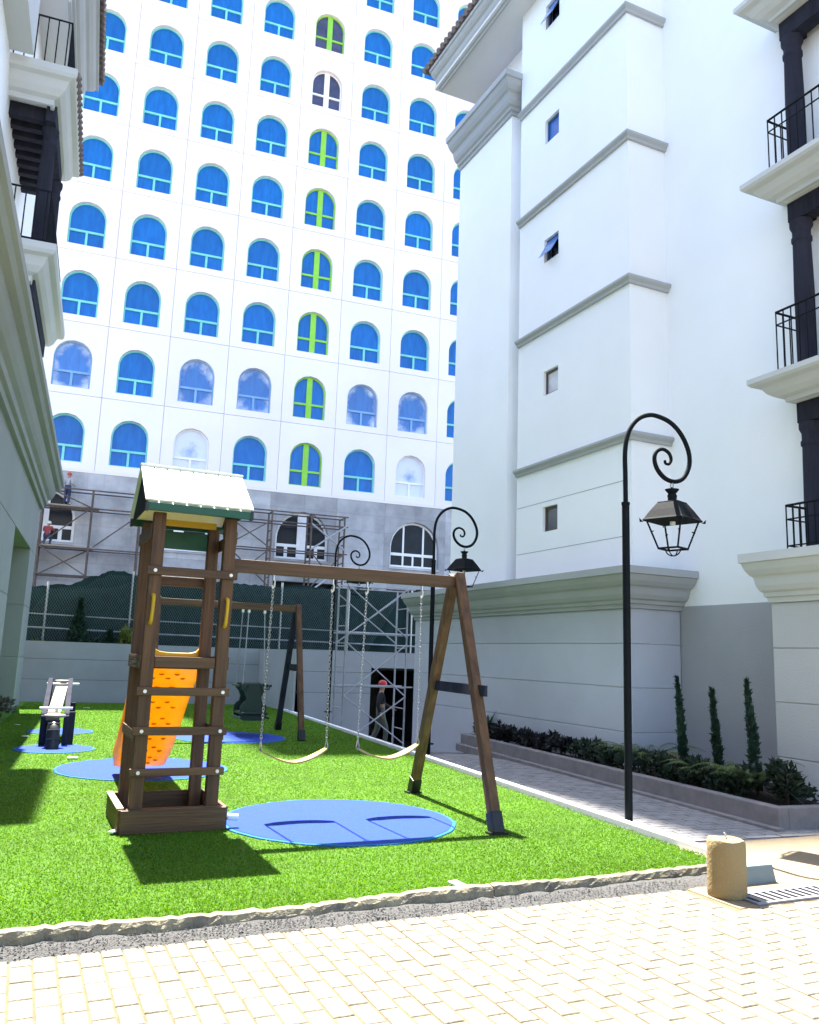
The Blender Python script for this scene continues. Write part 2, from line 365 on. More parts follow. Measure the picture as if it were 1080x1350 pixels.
# white edging along the path
we = MB(); a0, a1 = 5.16, 5.24
for q, (p, s) in enumerate(((yd(a0, 5.60), yd(a1, 5.60)),)): pass
we.add([yd(a0, 5.7, -.6), yd(a1, 5.7, -.6), yd(a1, 5.7, .05), yd(a0, 5.7, .05), yd(a0, 26.3, -1.2), yd(a1, 26.3, -1.2), yd(a1, 26.3, .05), yd(a0, 26.3, .05)],
       [(0,1,2,3), (7,6,5,4), (0,4,5,1), (1,5,6,2), (2,6,7,3), (3,7,4,0)])
edg = we.build('edging', CURBW, bevel=.012); struct(edg)
# side path, sloping down to the garage
pth = MB(); zs = [(5.3, -.035), (9, -.04), (13, -.06), (15, -.16), (18, -.48), (22, -.92), (24, -.95)]
for v, z in zs: pth.add([yd(a1, v, z), yd(8.6, v, z), yd(8.6, v, -1.35), yd(a1, v, -1.35)], [])
k = 4; n = len(zs); pth.f = [(i*k+j, (i+1)*k+j, (i+1)*k+(j+1) % k, i*k+(j+1) % k) for i in range(n-1) for j in range(k)]+[tuple(range(k)), tuple(range((n-1)*k, n*k))]
path = struct(pth.build('side_path', PATHJ))
def pz(v):
    for (v0, z0), (v1, z1) in zip(zs, zs[1:]):
        if v0 <= v <= v1: return z0+(z1-z0)*(v-v0)/(v1-v0)
    return zs[-1][1]
pp = MB(); v = 6.84; row = 0
while v < 14.5:
    x = a1+.02-(row % 2)*.11
    while x < 7.5:
        z = pz(v)+.012+random.uniform(-.002, .002); c = [yd(x+.004, v+.004, z), yd(x+.212, v+.004, z), yd(x+.212, v+.104, z), yd(x+.004, v+.104, z)]
        if x > a1-.02: pp.add(c+[Vector((q.x, q.y, q.z-.03)) for q in c], [(0,1,2,3), (0,4,5,1), (1,5,6,2), (3,0,4,7), (2,6,7,3)])
        x += .22
    v += .112; row += 1
stuff(pp.build('path_pavers', PATHM, path, fix=True))

# ================================================================== BACK HOTEL
FA = math.radians(3.95)
hotel = empty('hotel_building', (0, 44.9, 0), -FA)
tag(hotel, 'tall white hotel block with rows of blue film covered arched windows', 'building')
DX, DZ, T0, Z0 = 3.14, 3.9, 1.0, 10.42
def arch_hit(a, cz, hw, z0, zs):
    """distance from (0,cz) along angle a to an arch: half width hw, bottom z0, spring zs"""
    c, s = math.cos(a), math.sin(a); ts = []
    if abs(c) > 1e-6:
        t = hw/abs(c); z = cz+t*s
        if z0-1e-6 <= z <= zs+1e-6: ts.append(t)
    if s < 0:
        t = (z0-cz)/s
        if abs(t*c) <= hw+1e-6: ts.append(t)
    B = (cz-zs)*s; q = B*B-((cz-zs)**2-hw*hw)
    if q > 0:
        t = -B+math.sqrt(q)
        if cz+t*s >= zs-1e-6: ts.append(t)
    return min(ts)
def rect_hit(a, cz, x, z0, z1):
    c, s = math.cos(a), math.sin(a); ts = []
    if abs(c) > 1e-9: ts.append(x/abs(c))
    if s > 1e-9: ts.append((z1-cz)/s)
    if s < -1e-9: ts.append((z0-cz)/s)
    return min(ts)
def angles(cz, hw, z0, zs, rect=None, n=20):
    s = {round(2*math.pi*i/n, 5) for i in range(n)}
    for x, z in ((hw, z0), (-hw, z0), (hw, zs), (-hw, zs)): s.add(round(math.atan2(z-cz, x) % (2*math.pi), 5))
    if rect:
        for x, z in ((rect[0], rect[1]), (-rect[0], rect[1]), (rect[0], rect[2]), (-rect[0], rect[2])): s.add(round(math.atan2(z-cz, x) % (2*math.pi), 5))
    for i in range(9): a = math.pi*i/8; s.add(round(math.atan2(zs+hw*math.sin(a)-cz, hw*math.cos(a)) % (2*math.pi), 5))
    s = sorted(s); out = [s[0]]
    for a in s[1:]:
        if a-out[-1] > .004: out.append(a)
    return out
def holed_panel(X, z0, z1, hw, wz0, wzs, depth=.3):
    cz = (wz0+wzs)/2+.2; an = angles(cz, hw, wz0, wzs, (X, z0, z1)); n = len(an); m = MB()
    for a in an:
        ti = arch_hit(a, cz, hw, wz0, wzs); to = rect_hit(a, cz, X, z0, z1); c, s = math.cos(a), math.sin(a)
        m.add([(to*c, .12, cz+to*s), (to*c, .012, cz+to*s), (to*c*(1-.01/X), 0, cz+to*s*(1-.01/X)), (ti*c, 0, cz+ti*s), (ti*c, depth, cz+ti*s)], [])
    m.f = [(i*5+j, ((i+1) % n)*5+j, ((i+1) % n)*5+j+1, i*5+j+1) for i in range(n) for j in range(4)]
    return m
HWN, WB, WS = .93, .38, 1.95      # window half width, bottom and spring above the joint line
pan = holed_panel(DX/2-.008, .008, DZ-.008, HWN, WB, WS)
pan_me = bpy.data.meshes.new('panel'); pan_me.from_pydata(pan.v, [], pan.f); pan_me.update(); pan_me.materials.append(PANELW)
def arch_outline(hw, z0, zs, n=14): return [(-hw, z0), (hw, z0)]+[(hw*math.cos(math.pi*i/n), zs+hw*math.sin(math.pi*i/n)) for i in range(n+1)]
def band(m, hw, z0, zs, t, y0, y1):
    """arched frame ring"""
    o = arch_outline(hw, z0, zs); i = arch_outline(hw-t, z0+t, zs); n = len(o)
    vs = [(a, y0, b) for a, b in o]+[(a, y0, b) for a, b in i]+[(a, y1, b) for a, b in i]+[(a, y1, b) for a, b in o]
    fs = [(j, (j+1) % n, n+(j+1) % n, n+j) for j in range(n)]+[(n+j, n+(j+1) % n, 2*n+(j+1) % n, 2*n+j) for j in range(n)]+[(3*n+j, 3*n+(j+1) % n, (j+1) % n, j) for j in range(n)]
    m.add(vs, fs)
TR = WB+.86
def win_frame(kind):
    m = MB(); band(m, HWN-.004, WB+.004, WS, .075, .20, .29)
    m.box(-HWN+.06, .185, TR-.06, HWN-.06, .275, TR+.06); m.box(-.06, .19, WB+.05, .06, .27, TR-.05)
    if kind == 'green': m.box(-.16, .18, WB+.03, .16, .26, WS+HWN-.08)
    return m
def pane(pts, y=.255): return MB().prism(pts, y, y+.02, lambda a, b, t: (a, t, b))
def mesh_of(m, name, mt):
    me = bpy.data.meshes.new(name); me.from_pydata(m.v, [], m.f); me.update(); bm = bmesh.new(); bm.from_mesh(me); bmesh.ops.recalc_face_normals(bm, faces=bm.faces[:]); bm.to_mesh(me); bm.free(); me.materials.append(mt); return me
hw = HWN-.05
up_pts = [(-hw, TR), (hw, TR)]+[(hw*math.cos(math.pi*i/14), WS+hw*math.sin(math.pi*i/14)) for i in range(15)]
lo_l = [(-hw, WB+.05), (0, WB+.05), (0, TR), (-hw, TR)]; lo_r = [(0, WB+.05), (hw, WB+.05), (hw, TR), (0, TR)]
def pane_set(mt): return [mesh_of(pane(p), 'pane', mt) for p in (up_pts, lo_l, lo_r)]
SETS = {k: pane_set(m) for k, m in (('film', FILM), ('dark', GLASSV), ('smear', SMEAR1), ('cover', SMEAR2))}
FR = {'aqua': mesh_of(win_frame(''), 'window', FRAMEC), 'green': mesh_of(win_frame('green'), 'window', FRAMEG), 'white': mesh_of(win_frame('green'), 'window', FRAMEW),
      'blue': mesh_of(win_frame(''), 'window', FRAMEB), 'pale': mesh_of(win_frame(''), 'window', FRAMEW)}
SM = {(0, 1), (2, 1), (3, 1), (5, 1), (6, 1)}; CV = {(2, 0), (6, 0)}
for i in range(-1, 9):
    rows = 8 if i < 1 else 9
    for j in range(rows):
        x, z = T0+DX*i, Z0+DZ*j
        link('panel', pan_me, hotel, (x, 0, z))
        fk, pk, lab = 'aqua', 'film', None
        if i == 4:
            fk = 'green'
            if j == 6: fk, pk, lab = 'white', 'dark', 'white framed arched window with dark uncovered glass'
            if j == 7: pk, lab = 'dark', 'lime taped arched window with dark uncovered glass'
            if j == 8: fk = 'aqua'
        if (i, j) in SM: fk, pk, lab = 'blue', 'smear', 'arched window smeared with white plaster'
        if (i, j) in CV: fk, pk, lab = 'pale', 'cover', 'arched window almost covered with white plaster'
        wdw = link('window', FR[fk], hotel, (x, random.uniform(0, .02), z))
        if lab: wdw['label'] = lab
        for pmesh in SETS[pk]: link('pane', pmesh, wdw)
MB().box(T0-DX*1.5-14, .1, 10.5, T0-DX*1.5, 18, 41.6).build('side_wing', PANELW, hotel)
MB().box(T0-DX*1.5, .32, 10.5, T0+DX*8.5, 18, 41.55).build('core_wall', mat('core_wall_paint', (.80, .80, .82), .9), hotel)
MB().box(T0+DX*.5, .32, 41.6, T0+DX*8.5, 18, 45.5).build('core_wall', PANELW, hotel)
MB().box(3.5, .05, 45.55, 5.78, 18, 60.5).build('unseen_shade_storeys', PANELW, hotel)  # guessed block above the view, sized to shade the back of the lawn
MB().box(5.78, .05, 45.55, 40, 18, 73.4).build('unseen_shade_storeys', PANELW, hotel)  # taller unseen block, also guessed, shaped to throw shade over the side path
MB().box(T0+DX*8.5, .02, 10.5, T0+DX*8.5+12, 18, 45.5).build('side_wing', PANELW, hotel)
# raw concrete podium with wide arched openings
pod = empty('podium', (0, 0, 0)); pod.parent = hotel
ARC = [.4, 7.0, 13.6, 20.25]; AX = 1.9; zb = 6.25
# (podium is one part: wall pieces and arched windows are its pieces)
xs = -16
for c in ARC:
    MB().box(xs, .03, zb, c-AX, .6, 10.38).build('wall_section', CONC, pod)
    holed_panel(AX, zb, 10.38, 1.5, 6.68, 7.85, .45).build('arch_section', CONC, pod, (c, .03, 0))
    xs = c+AX
MB().box(xs, .03, zb, 40, .6, 10.38).build('wall_section', CONC, pod)
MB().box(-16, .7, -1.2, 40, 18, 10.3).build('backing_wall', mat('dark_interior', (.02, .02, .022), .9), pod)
MB().box(-16, .0, 10.30, 40, .2, 10.43).build('base_trim', PANELW, pod)
for a, b in ((-16, 12.1), (15.6, 18.6), (21.6, 40)): MB().box(a, .03, -1.2, b, .6, zb-.004).build('wall_section', CONC, pod)
for a, b in ((12.1, 15.6), (18.6, 21.6)):
    MB().box(a+.003, .05, 5.45, b-.003, .6, zb-.004).build('lintel', CONC, pod); MB().box(a+.003, .05, -1.2, b-.003, .6, 2.5).build('wall_section', CONC, pod)
for q, c in enumerate(ARC):
    m = MB(); band(m, 1.495, 6.685, 7.85, .12, .25, .38)
    m.box(-1.4, .25, 7.36, 1.4, .37, 7.52)
    if q == 3:
        for x in (-.62, .62): m.box(x-.05, .26, 6.75, x+.05, .36, 9.1)
        m.box(-.05, .26, 6.75, .05, .36, 7.4)
    else:
        m.box(-.26, .24, 6.75, .26, .38, 9.25)
        for x in (-.85, .85): m.box(x-.09, .26, 6.75, x+.09, .36, 7.4)
    fr = m.build('arched_window', FRAMEW, pod, (c, .03, 0))
    m = MB().prism([(a, b) for a, b in arch_outline(1.4, 6.75, 7.85)], .31, .33, lambda a, b, t: (a, t, b)); m.build('glazing', GLASSD, fr)
    MB().box(-1.55, -.06, 6.55, 1.55, .2, 6.67).build('sill', CONC, pod, (c, .02, 0))

# ================================================================== SCAFFOLDS
def tube_obj(pts, r, name, mt, parent): return MB().tube(pts, r, 6).build(name, mt, parent, smooth=True)
def scaffold(name, loc, rz, xs, depth, levels, mt, label, planks=(), braces=(), base=0, r=.045, frames=True):
    root = empty(name, loc, rz); tag(root, label, 'scaffold')
    zt = levels[-1]
    for x in xs:
        for y in (0, depth): tube_obj([(x, y, base), (x, y, zt)], r, 'standard', mt, root)
        for z in np.arange(base+.5, zt, .5): tube_obj([(x, 0, z), (x, depth, z)], r*.6, 'rung', mt, root)
    for z in levels:
        for y in (0, depth): tube_obj([(xs[0]-.2, y, z-.02), (xs[-1]+.2, y, z-.02)], r*.8, 'ledger', mt, root)
    for x0, z0, x1, z1, y in braces: tube_obj([(x0, y-.05, z0), (x1, y-.05, z1)], r*.7, 'brace', mt, root)
    for x0, x1, z in planks: MB().box(x0, .05, z, x1, depth-.05, z+.06).build('plank', WOODG, root)
    return root
fx = lambda t, off=1.3: (t*math.cos(FA)-off*math.sin(FA)*1, 44.9-t*math.sin(FA)-off*math.cos(FA))
s1 = scaffold('facade_scaffold', (*fx(0, 1.3), 0), -FA, (-2.0, .4, 2.65, 4.95), 1.0, (4.95, 6.3, 8.3, 9.2), STEELD,
    'rusty tube scaffold against the raw concrete podium on the left', ((-2.2, 3.0, 8.32), (-2.2, 2.9, 6.32)),
    ((.4, 6.3, 2.65, 8.3, 0), (2.65, 4.95, .4, 6.3, 0), (.4, 4.95, 2.65, 6.3, 1), (2.65, 6.3, 4.95, 8.3, 1), (2.65, 8.3, .4, 9.2, 0)), 0, .05)
s2 = scaffold('facade_scaffold', (*fx(0, 1.3), 0), -FA, (9.3, 11.6, 13.75, 15.6), 1.0, (5.0, 7.0, 8.5, 9.05), STEELD,
    'rusty tube scaffold in front of the arched podium window above the swing beam', (),
    ((9.3, 7.0, 11.6, 8.5, 0), (11.6, 7.0, 9.3, 8.5, 0), (9.3, 5, 11.6, 7, 0), (11.6, 5, 9.3, 7, 0), (13.75, 5.0, 15.6, 7, 0), (15.6, 5.0, 13.75, 7.0, 0)), 0, .05)
for a, b in (((13.75, 7.1), (15.8, 8.6)), ((13.75, 8.5), (15.6, 7.2)), ((14.0, 5.0), (15.4, 6.1))):
    tube_obj([(a[0], -.1, a[1]), (b[0], -.1, b[1])], .05, 'brace', STEELP, s2)
# silver tower scaffold in the path
s3 = scaffold('tower_scaffold', (7.3, 19.6, -.68), -.05, (0, 1.62), .75, (1.55, 2.85, 4.0), STEELP,
    'silver frame scaffold tower standing on the path behind the belt swings', (),
    ((0, 2.75, 1.62, 4.0, 0), (1.62, 2.75, 0, 4.0, 0), (0, 2.6, 1.62, 3.8, .75), (1.62, 2.6, 0, 3.8, .75), (0, 1.3, 1.62, 2.6, 0), (1.62, 1.3, 0, 2.6, 0), (0, .15, 1.62, 1.3, 0), (1.62, .15, 0, 1.3, 0)), 0, .025)

# ================================================================== REAR WALL, FENCE, GARAGE
rw = empty('retaining_wall', (2.2, 26.4, 0)); tag(rw, 'low grey retaining wall with shallow grooves behind the lawn', 'wall')
x0, x1 = -4.5, 5.3
for za, zb_ in ((-.9, .62), (.632, 1.20), (1.212, 1.70)): MB().box(x0, 0, za, x1-.0, .3, zb_).build('wall_course', RETAIN, rw)
MB().box(x0, .02, -.9, x1, .29, 1.69).build('wall_core', mat('wall_groove', (.12, .125, .13), .9), rw)
# garage front
gw = empty('garage_wall', (0, 22.4, 0), 0); tag(gw, 'pale grey garage front wall with a dark doorway beyond the path', 'wall')
GP = RETAIN
for za, zb_ in ((-1.3, .55), (.562, 1.12), (1.132, 1.72)):
    MB().box(6.9, 0, za, 9.16, .35, zb_).build('wall_course', GP, gw)
MB().box(9.165, .004, 1.27, 10.78, .35, 1.719).build('lintel', GP, gw)
MB().box(10.785, 0, -1.3, 14.5, .35, 1.72).build('pier', GREYLT, gw)
MB().box(6.92, .02, -1.3, 9.15, .34, 1.70).build('wall_core', mat('wall_groove_dark', (.12, .125, .13), .9), gw)
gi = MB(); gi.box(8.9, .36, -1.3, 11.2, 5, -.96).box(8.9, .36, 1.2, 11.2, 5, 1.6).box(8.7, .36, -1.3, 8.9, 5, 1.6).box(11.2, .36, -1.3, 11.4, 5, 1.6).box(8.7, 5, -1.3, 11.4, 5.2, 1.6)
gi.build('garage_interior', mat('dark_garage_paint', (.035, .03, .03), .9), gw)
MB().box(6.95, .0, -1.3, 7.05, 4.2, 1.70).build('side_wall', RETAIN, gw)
# fence
fe = empty('net_fence', (0, 27.35, 1.2)); tag(fe, 'sagging dark green shade net fence on posts above the grey wall', 'fence')
prof = [(-4.5, 3.2), (-1, 3.25), (.1, 3.31), (1.15, 3.42), (1.9, 3.72), (2.4, 3.94), (2.75, 3.93), (3.1, 3.82), (4.4, 3.88), (6.2, 3.80), (7.3, 3.78), (8.5, 3.88), (9.6, 3.84), (10.8, 3.94), (12, 3.86), (13.1, 3.93), (15, 3.9)]
def ztop(x):
    for (a, za), (b, zb_) in zip(prof, prof[1:]):
        if a <= x <= b: t = (x-a)/(b-a); t = t*t*(3-2*t); return za+(zb_-za)*t
nf = MB(); nx = 240
for i in range(nx+1):
    x = -4.5+19.5*i/nx; zt = ztop(x)+random.uniform(-.03, .03)-1.2; y = .05*math.sin(x*2.1)+.03*math.sin(x*5.7+1)
    nf.add([(x, y, .25), (x, y+.02*math.sin(x*9), zt*.5), (x, y, zt), (x, y+.03, zt), (x, y+.03, .25)], [])
nf.f = [(i*5+j, (i+1)*5+j, (i+1)*5+(j+1) % 5, i*5+(j+1) % 5) for i in range(nx) for j in range(5)]
nf.build('shade_net', NETM, fe, smooth=False)
for x in np.arange(-4.2, 15, 2.4): MB().tube([(x, -.12, .0), (x, -.12, ztop(x)-1.2+.1)], .035, 8).build('post', GALV, fe, smooth=True)
for z, r in ((.62, .03), (1.02, .022)): MB().tube([(-4.4, -.13, z+.35), (4, -.13, z+.22), (14.8, -.13, z+.15)], r, 6).build('rail', STEELP, fe, smooth=True)
# chain-link wires in front of the net
cl = MB()
for i in range(0, 150):
    x = -.4+i*.075
    for s in (-1, 1):
        z0 = .3; z1 = min(ztop(x), ztop(x+s*.75), ztop(x+s*1.5))-1.24
        xa, xb = x, x+s*(z1-z0)*.6
        cl.bar((xa, -.16+.01*s, z0), (xb, -.16+.01*s, z1), .008, .008)
stuff(cl.build('chain_link', mat('dull_wire', (.075, .12, .115), .6, .2, 5), fe, fix=False))
# ground behind the wall
struct(MB().box(-40, 26.72, -1.3, 60, 44.2, 1.18).build('terrace', EARTH))

# ================================================================== RIGHT BUILDING
rb = empty('right_building', (8.6, 10.39, 0)); tag(rb, 'white stucco building with grey string courses, small windows and tiled eaves', 'building')
def rbx(name, m, mt=WHITE, **k):
    m.v = [(a-8.6, b-10.39, c) for a, b, c in m.v]; return m.build(name, mt, rb, **k)
WINZ = [(3.99, 4.42), (6.64, 7.06), (9.38, 9.78), (11.92, 12.38), (14.55, 15.05)]
WINZ = [(3.97, 4.44), (6.60, 7.08), (9.32, 9.80), (11.88, 12.40), (14.50, 15.05)]
WV0, WV1 = 12.44, 12.92
# face with five small window openings: built of wall pieces round the holes
m = MB(); m.box(8.6, 10.39, -1.3, 9.0, WV0, 20).box(8.6, WV1, -1.3, 9.0, 13.83, 20)
z = -1.3
for a, b in WINZ: m.box(8.6, WV0, z, 9.0, WV1, a); z = b
m.box(8.6, WV0, z, 9.0, WV1, 20)
rbx('main_wall', m)
rbx('main_core', MB().box(9.0, 10.395, -1.3, 14, 13.825, 20))
rbx('recess_wall', MB().box(9.02, 13.83, -1.3, 14, 14.22, 15.45))
rbx('wing_wall', MB().box(8.6, 14.22, -1.3, 14, 16.6, 13.55))
rbx('upper_wall', MB().box(9.1, 13.83, 13.6, 14, 16.3, 15.5))
rbx('set_back_wall', MB().box(9.41, 2, 2.53, 14, 10.42, 20))
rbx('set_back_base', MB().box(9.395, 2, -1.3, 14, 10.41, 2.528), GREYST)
m = MB(); moulding(m, scale_prof(CORN, .42, 13.35, .75), [(8.6, 16.6), (8.6, 14.22), (9.02, 14.22)][::1]); rbx('wing_cornice', m, TRIM)
rbx('wing_cornice_top', MB().box(8.62, 14.24, 14.06, 9.4, 16.58, 14.098), TRIM)
for zc in (13.06, 10.58, 7.95, 5.26):
    m = MB(); moulding(m, scale_prof(STRING, .10, zc-.09, .15), [(8.6, 13.83), (8.6, 10.39), (9.41, 10.39)]); rbx('string_course', m, TRIM)
    m = MB(); moulding(m, scale_prof(STRING, .10, zc-.09, .15), [(9.02, 14.21), (9.02, 13.84)]); rbx('string_course', m, TRIM)
# faint horizontal grooves
for zc in (3.62, 4.28+.25): rbx('groove', MB().box(8.597, 10.6, zc, 8.603, 13.8, zc+.012), TRIM)
# windows
for q, (a, b) in enumerate(WINZ):
    fr = MB(); x = 8.66
    fr.box(x, WV0, a, x+.06, WV0+.045, b).box(x, WV1-.045, a, x+.06, WV1, b).box(x, WV0+.045, a, x+.06, WV1-.045, a+.045).box(x, WV0+.045, b-.045, x+.06, WV1-.045, b)
    f = rbx('window', fr, mat('bronze_frame', (.09, .06, .045), .5, .1, 5) if q < 2 else mat('dark_blue_frame', (.05, .10, .22), .5, .1, 5))
    gm = [mat('dull_glass', (.10, .115, .13), .15, .2, 3), GLASSW, GLASSB, FILM, FILM][q]
    if q in (2, 4):   # top-hung sash pushed open
        P = [(8.655, WV0+.03, b-.04), (8.655, WV1-.03, b-.04), (8.44, WV1-.03, a+.05), (8.44, WV0+.03, a+.05)]
        mm = MB().add(P+[(p[0]+.02, p[1], p[2]+.012) for p in P], [(0,1,2,3), (7,6,5,4), (0,4,5,1), (1,5,6,2), (2,6,7,3), (3,7,4,0)]); mm.v = [(u_-8.6, v_-10.39, z_) for u_, v_, z_ in mm.v]
        s_ = mm.build('sash', GLASSB, f); s_['label'] = 'open top-hung sash'
        MB().box(8.74-8.6, WV0+.04-10.39, a+.04, 8.76-8.6, WV1-.04-10.39, b-.04).build('pane', GLASSD, f)
    else: MB().box(8.68-8.6, WV0+.04-10.39, a+.04, 8.70-8.6, WV1-.04-10.39, b-.04).build('pane', gm, f)
# plinth with cornice and grooves
PX, PY0, PY1 = 8.42, 10.22, 17.95
zl = [-1.3, .60, 1.26, 1.92, 2.46]
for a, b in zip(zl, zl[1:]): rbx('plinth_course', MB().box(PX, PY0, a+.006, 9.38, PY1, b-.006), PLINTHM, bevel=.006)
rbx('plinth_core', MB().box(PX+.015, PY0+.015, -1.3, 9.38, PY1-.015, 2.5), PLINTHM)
m = MB(); moulding(m, scale_prof(CORN, .40, 2.46, .60), [(PX, PY1), (PX, PY0), (9.40, PY0)]); rbx('plinth_cornice', m, TRIM)
rbx('plinth_cap', MB().box(PX+.01, PY0+.01, 2.9, 9.0, PY1, 3.04), TRIM)
# eaves and roof
m = MB(); m.box(7.95, 4, 15.5, 14, 16.85, 15.62); rbx('soffit', m, SOFFIT)
m = MB(); moulding(m, scale_prof(CORN, .34, 15.44, .48), [(8.08, 16.75), (8.08, 4)]); rbx('eaves_cornice', m, TRIM)
m = MB(); m.add([(7.72, 16.95, 15.93), (7.72, 4, 15.93), (13, 4, 18.6), (13, 12, 18.6), (14, 16.95, 15.93)], [(0,1,2,3), (0,3,4)]); rbx('roof', m, TILE)
m = MB()
for i in range(66):
    y = 16.9-i*.195
    m.tube([(7.66, y, 15.96), (8.6, y, 16.44)], .075, 6)
stuff(rbx('roof_tiles', m, TILE))

# balcony block
bb = empty('balcony_block', (8.6, 7.75, 0)); tag(bb, 'building front with pale balcony slabs, dark posts and iron railings at right', 'building')
def bbx(name, m, mt=WHITE, parent=None, **k):
    m.v = [(a-8.6, b-7.75, c) for a, b, c in m.v]; return m.build(name, mt, parent or bb, **k)
zl = [-1.3, .55, 1.21, 1.87, 2.44]
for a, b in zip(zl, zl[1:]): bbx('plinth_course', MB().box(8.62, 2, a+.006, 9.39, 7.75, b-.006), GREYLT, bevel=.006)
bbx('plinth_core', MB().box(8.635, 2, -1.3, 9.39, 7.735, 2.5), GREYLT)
m = MB(); moulding(m, scale_prof(CORN, .40, 2.44, .62), [(9.39, 7.75), (8.62, 7.75), (8.62, 2)][::-1]); 
m2 = MB(); moulding(m2, scale_prof(CORN, .27, 2.44, .62), [(9.39, 7.75), (8.62, 7.75), (8.62, 2)]); bbx('plinth_cornice', m2, TRIML)
bbx('plinth_cap', MB().box(8.63, 2, 2.95, 9.39, 7.74, 3.055), TRIML)
SLABP = [(-.02, 0), (.12, 0), (.14, .16), (.36, .22), (.55, .38), (.66, .58), (.70, .64), (.92, .70), (1, .80), (1, 1), (-.02, 1)]
COLP = [(.145, 0), (.145, .08), (.12, .12), (.125, .3), (.13, 1.3), (.118, 2.02), (.135, 2.04), (.135, 2.09), (.12, 2.11), (.12, 2.2), (.15, 2.26), (.15, 2.34)]
def railing(root, pts, z0, h, every=.115, belly=False):
    """pts plan polyline"""
    for (a, b) in zip(pts, pts[1:]):
        a, b = Vector((*a, 0)), Vector((*b, 0)); d = b-a; n = max(1, int(d.length/every))
        for z in (z0+.10, z0+h-.18, z0+h): bbx('rail', MB().tube([a+Vector((0, 0, z)), b+Vector((0, 0, z))], .016 if z > z0+h-.01 else .010, 6), BLACKM, root)
        for i in range(n+1):
            p = a+d*i/n; bbx('baluster', MB().tube([p+Vector((0, 0, z0)), p+Vector((0, 0, z0+h))], .0095, 5), BLACKM, root)
for q, zt in enumerate((5.46, 8.34, 11.18)):
    m = MB(); moulding(m, scale_prof(SLABP, .38, zt-.34, .34), [(9.6, 7.62), (8.98, 7.62), (8.98, 2)]); s = bbx('balcony_slab', m, TRIML)
    bbx('balcony_floor', MB().box(8.99, 2, zt-.34, 10.6, 7.61, zt-.01), SOFFIT)
    # edge beam and post under the slab
    bbx('edge_beam', MB().box(9.08, 2, zt-.62, 9.30, 7.62, zt-.345), DARKW)
    bbx('cross_beam', MB().box(9.305, 7.42, zt-.58, 10.2, 7.61, zt-.346), DARKW)
    m = MB(); m.lathe([(r, zt-.63-2.34+b) for r, b in COLP], (9.19, 7.50, 0), 16); bbx('post', m, DARKW, smooth=True)
    m = MB(); m.lathe([(r, zt-.63-2.34+b) for r, b in COLP], (9.19, 4.4, 0), 16); bbx('post', m, DARKW, smooth=True)
    if q < 2: railing(bb, [(9.5, 7.70), (8.86, 7.70), (8.86, 3.2)], zt, .92, .12)
railing(bb, [(9.3, 7.55), (8.72, 7.55), (8.72, 3.4)], 3.056, .62, .105)
bbx('back_wall', MB().box(10.2, 2, 3.06, 12, 7.4, 16), WHITE)

# ================================================================== LEFT BUILDING (local x across, y along the yard)
SCALED = [False]
lb = empty('left_building', (0, 0, 0), -PHI); lb.location = yd(-1.7, 24.6, 0); tag(lb, 'grey stucco building with heavy cornice and dark timber balconies at left', 'building')
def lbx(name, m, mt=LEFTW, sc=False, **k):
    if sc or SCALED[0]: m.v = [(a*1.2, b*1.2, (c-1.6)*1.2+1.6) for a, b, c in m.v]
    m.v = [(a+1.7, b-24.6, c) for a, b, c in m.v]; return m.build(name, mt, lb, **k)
OV0, OV1, OZ = 18.4, 22.7, 3.95
zg = [-1.3, 1.28, 2.55, 3.95]
for a, b in zip(zg, zg[1:]):
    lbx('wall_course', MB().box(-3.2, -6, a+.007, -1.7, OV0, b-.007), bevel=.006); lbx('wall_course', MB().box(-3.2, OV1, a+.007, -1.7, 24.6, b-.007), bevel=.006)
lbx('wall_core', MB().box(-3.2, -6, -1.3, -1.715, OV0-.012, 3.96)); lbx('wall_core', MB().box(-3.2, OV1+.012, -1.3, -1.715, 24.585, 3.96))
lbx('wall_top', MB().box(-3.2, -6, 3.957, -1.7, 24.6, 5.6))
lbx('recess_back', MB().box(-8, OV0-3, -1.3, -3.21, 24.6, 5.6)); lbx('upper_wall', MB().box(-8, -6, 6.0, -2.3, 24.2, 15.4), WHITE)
LCOR = [(-.02, 0), (.16, 0), (.18, .14), (.30, .16), (.32, .30), (.46, .36), (.56, .46), (.62, .56), (.64, .66), (.82, .70), (.9, .80), (1, .84), (1, 1), (-.02, 1)]
m = MB(); moulding(m, scale_prof(LCOR, .52, 5.22, .86), [(-1.7, -6), (-1.7, 24.4), (-3.2, 24.4)]); lbx('cornice', m, LEFTW)
lbx('cornice_cap', MB().box(-3.2, -6, 5.61, -1.71, 24.39, 6.05))
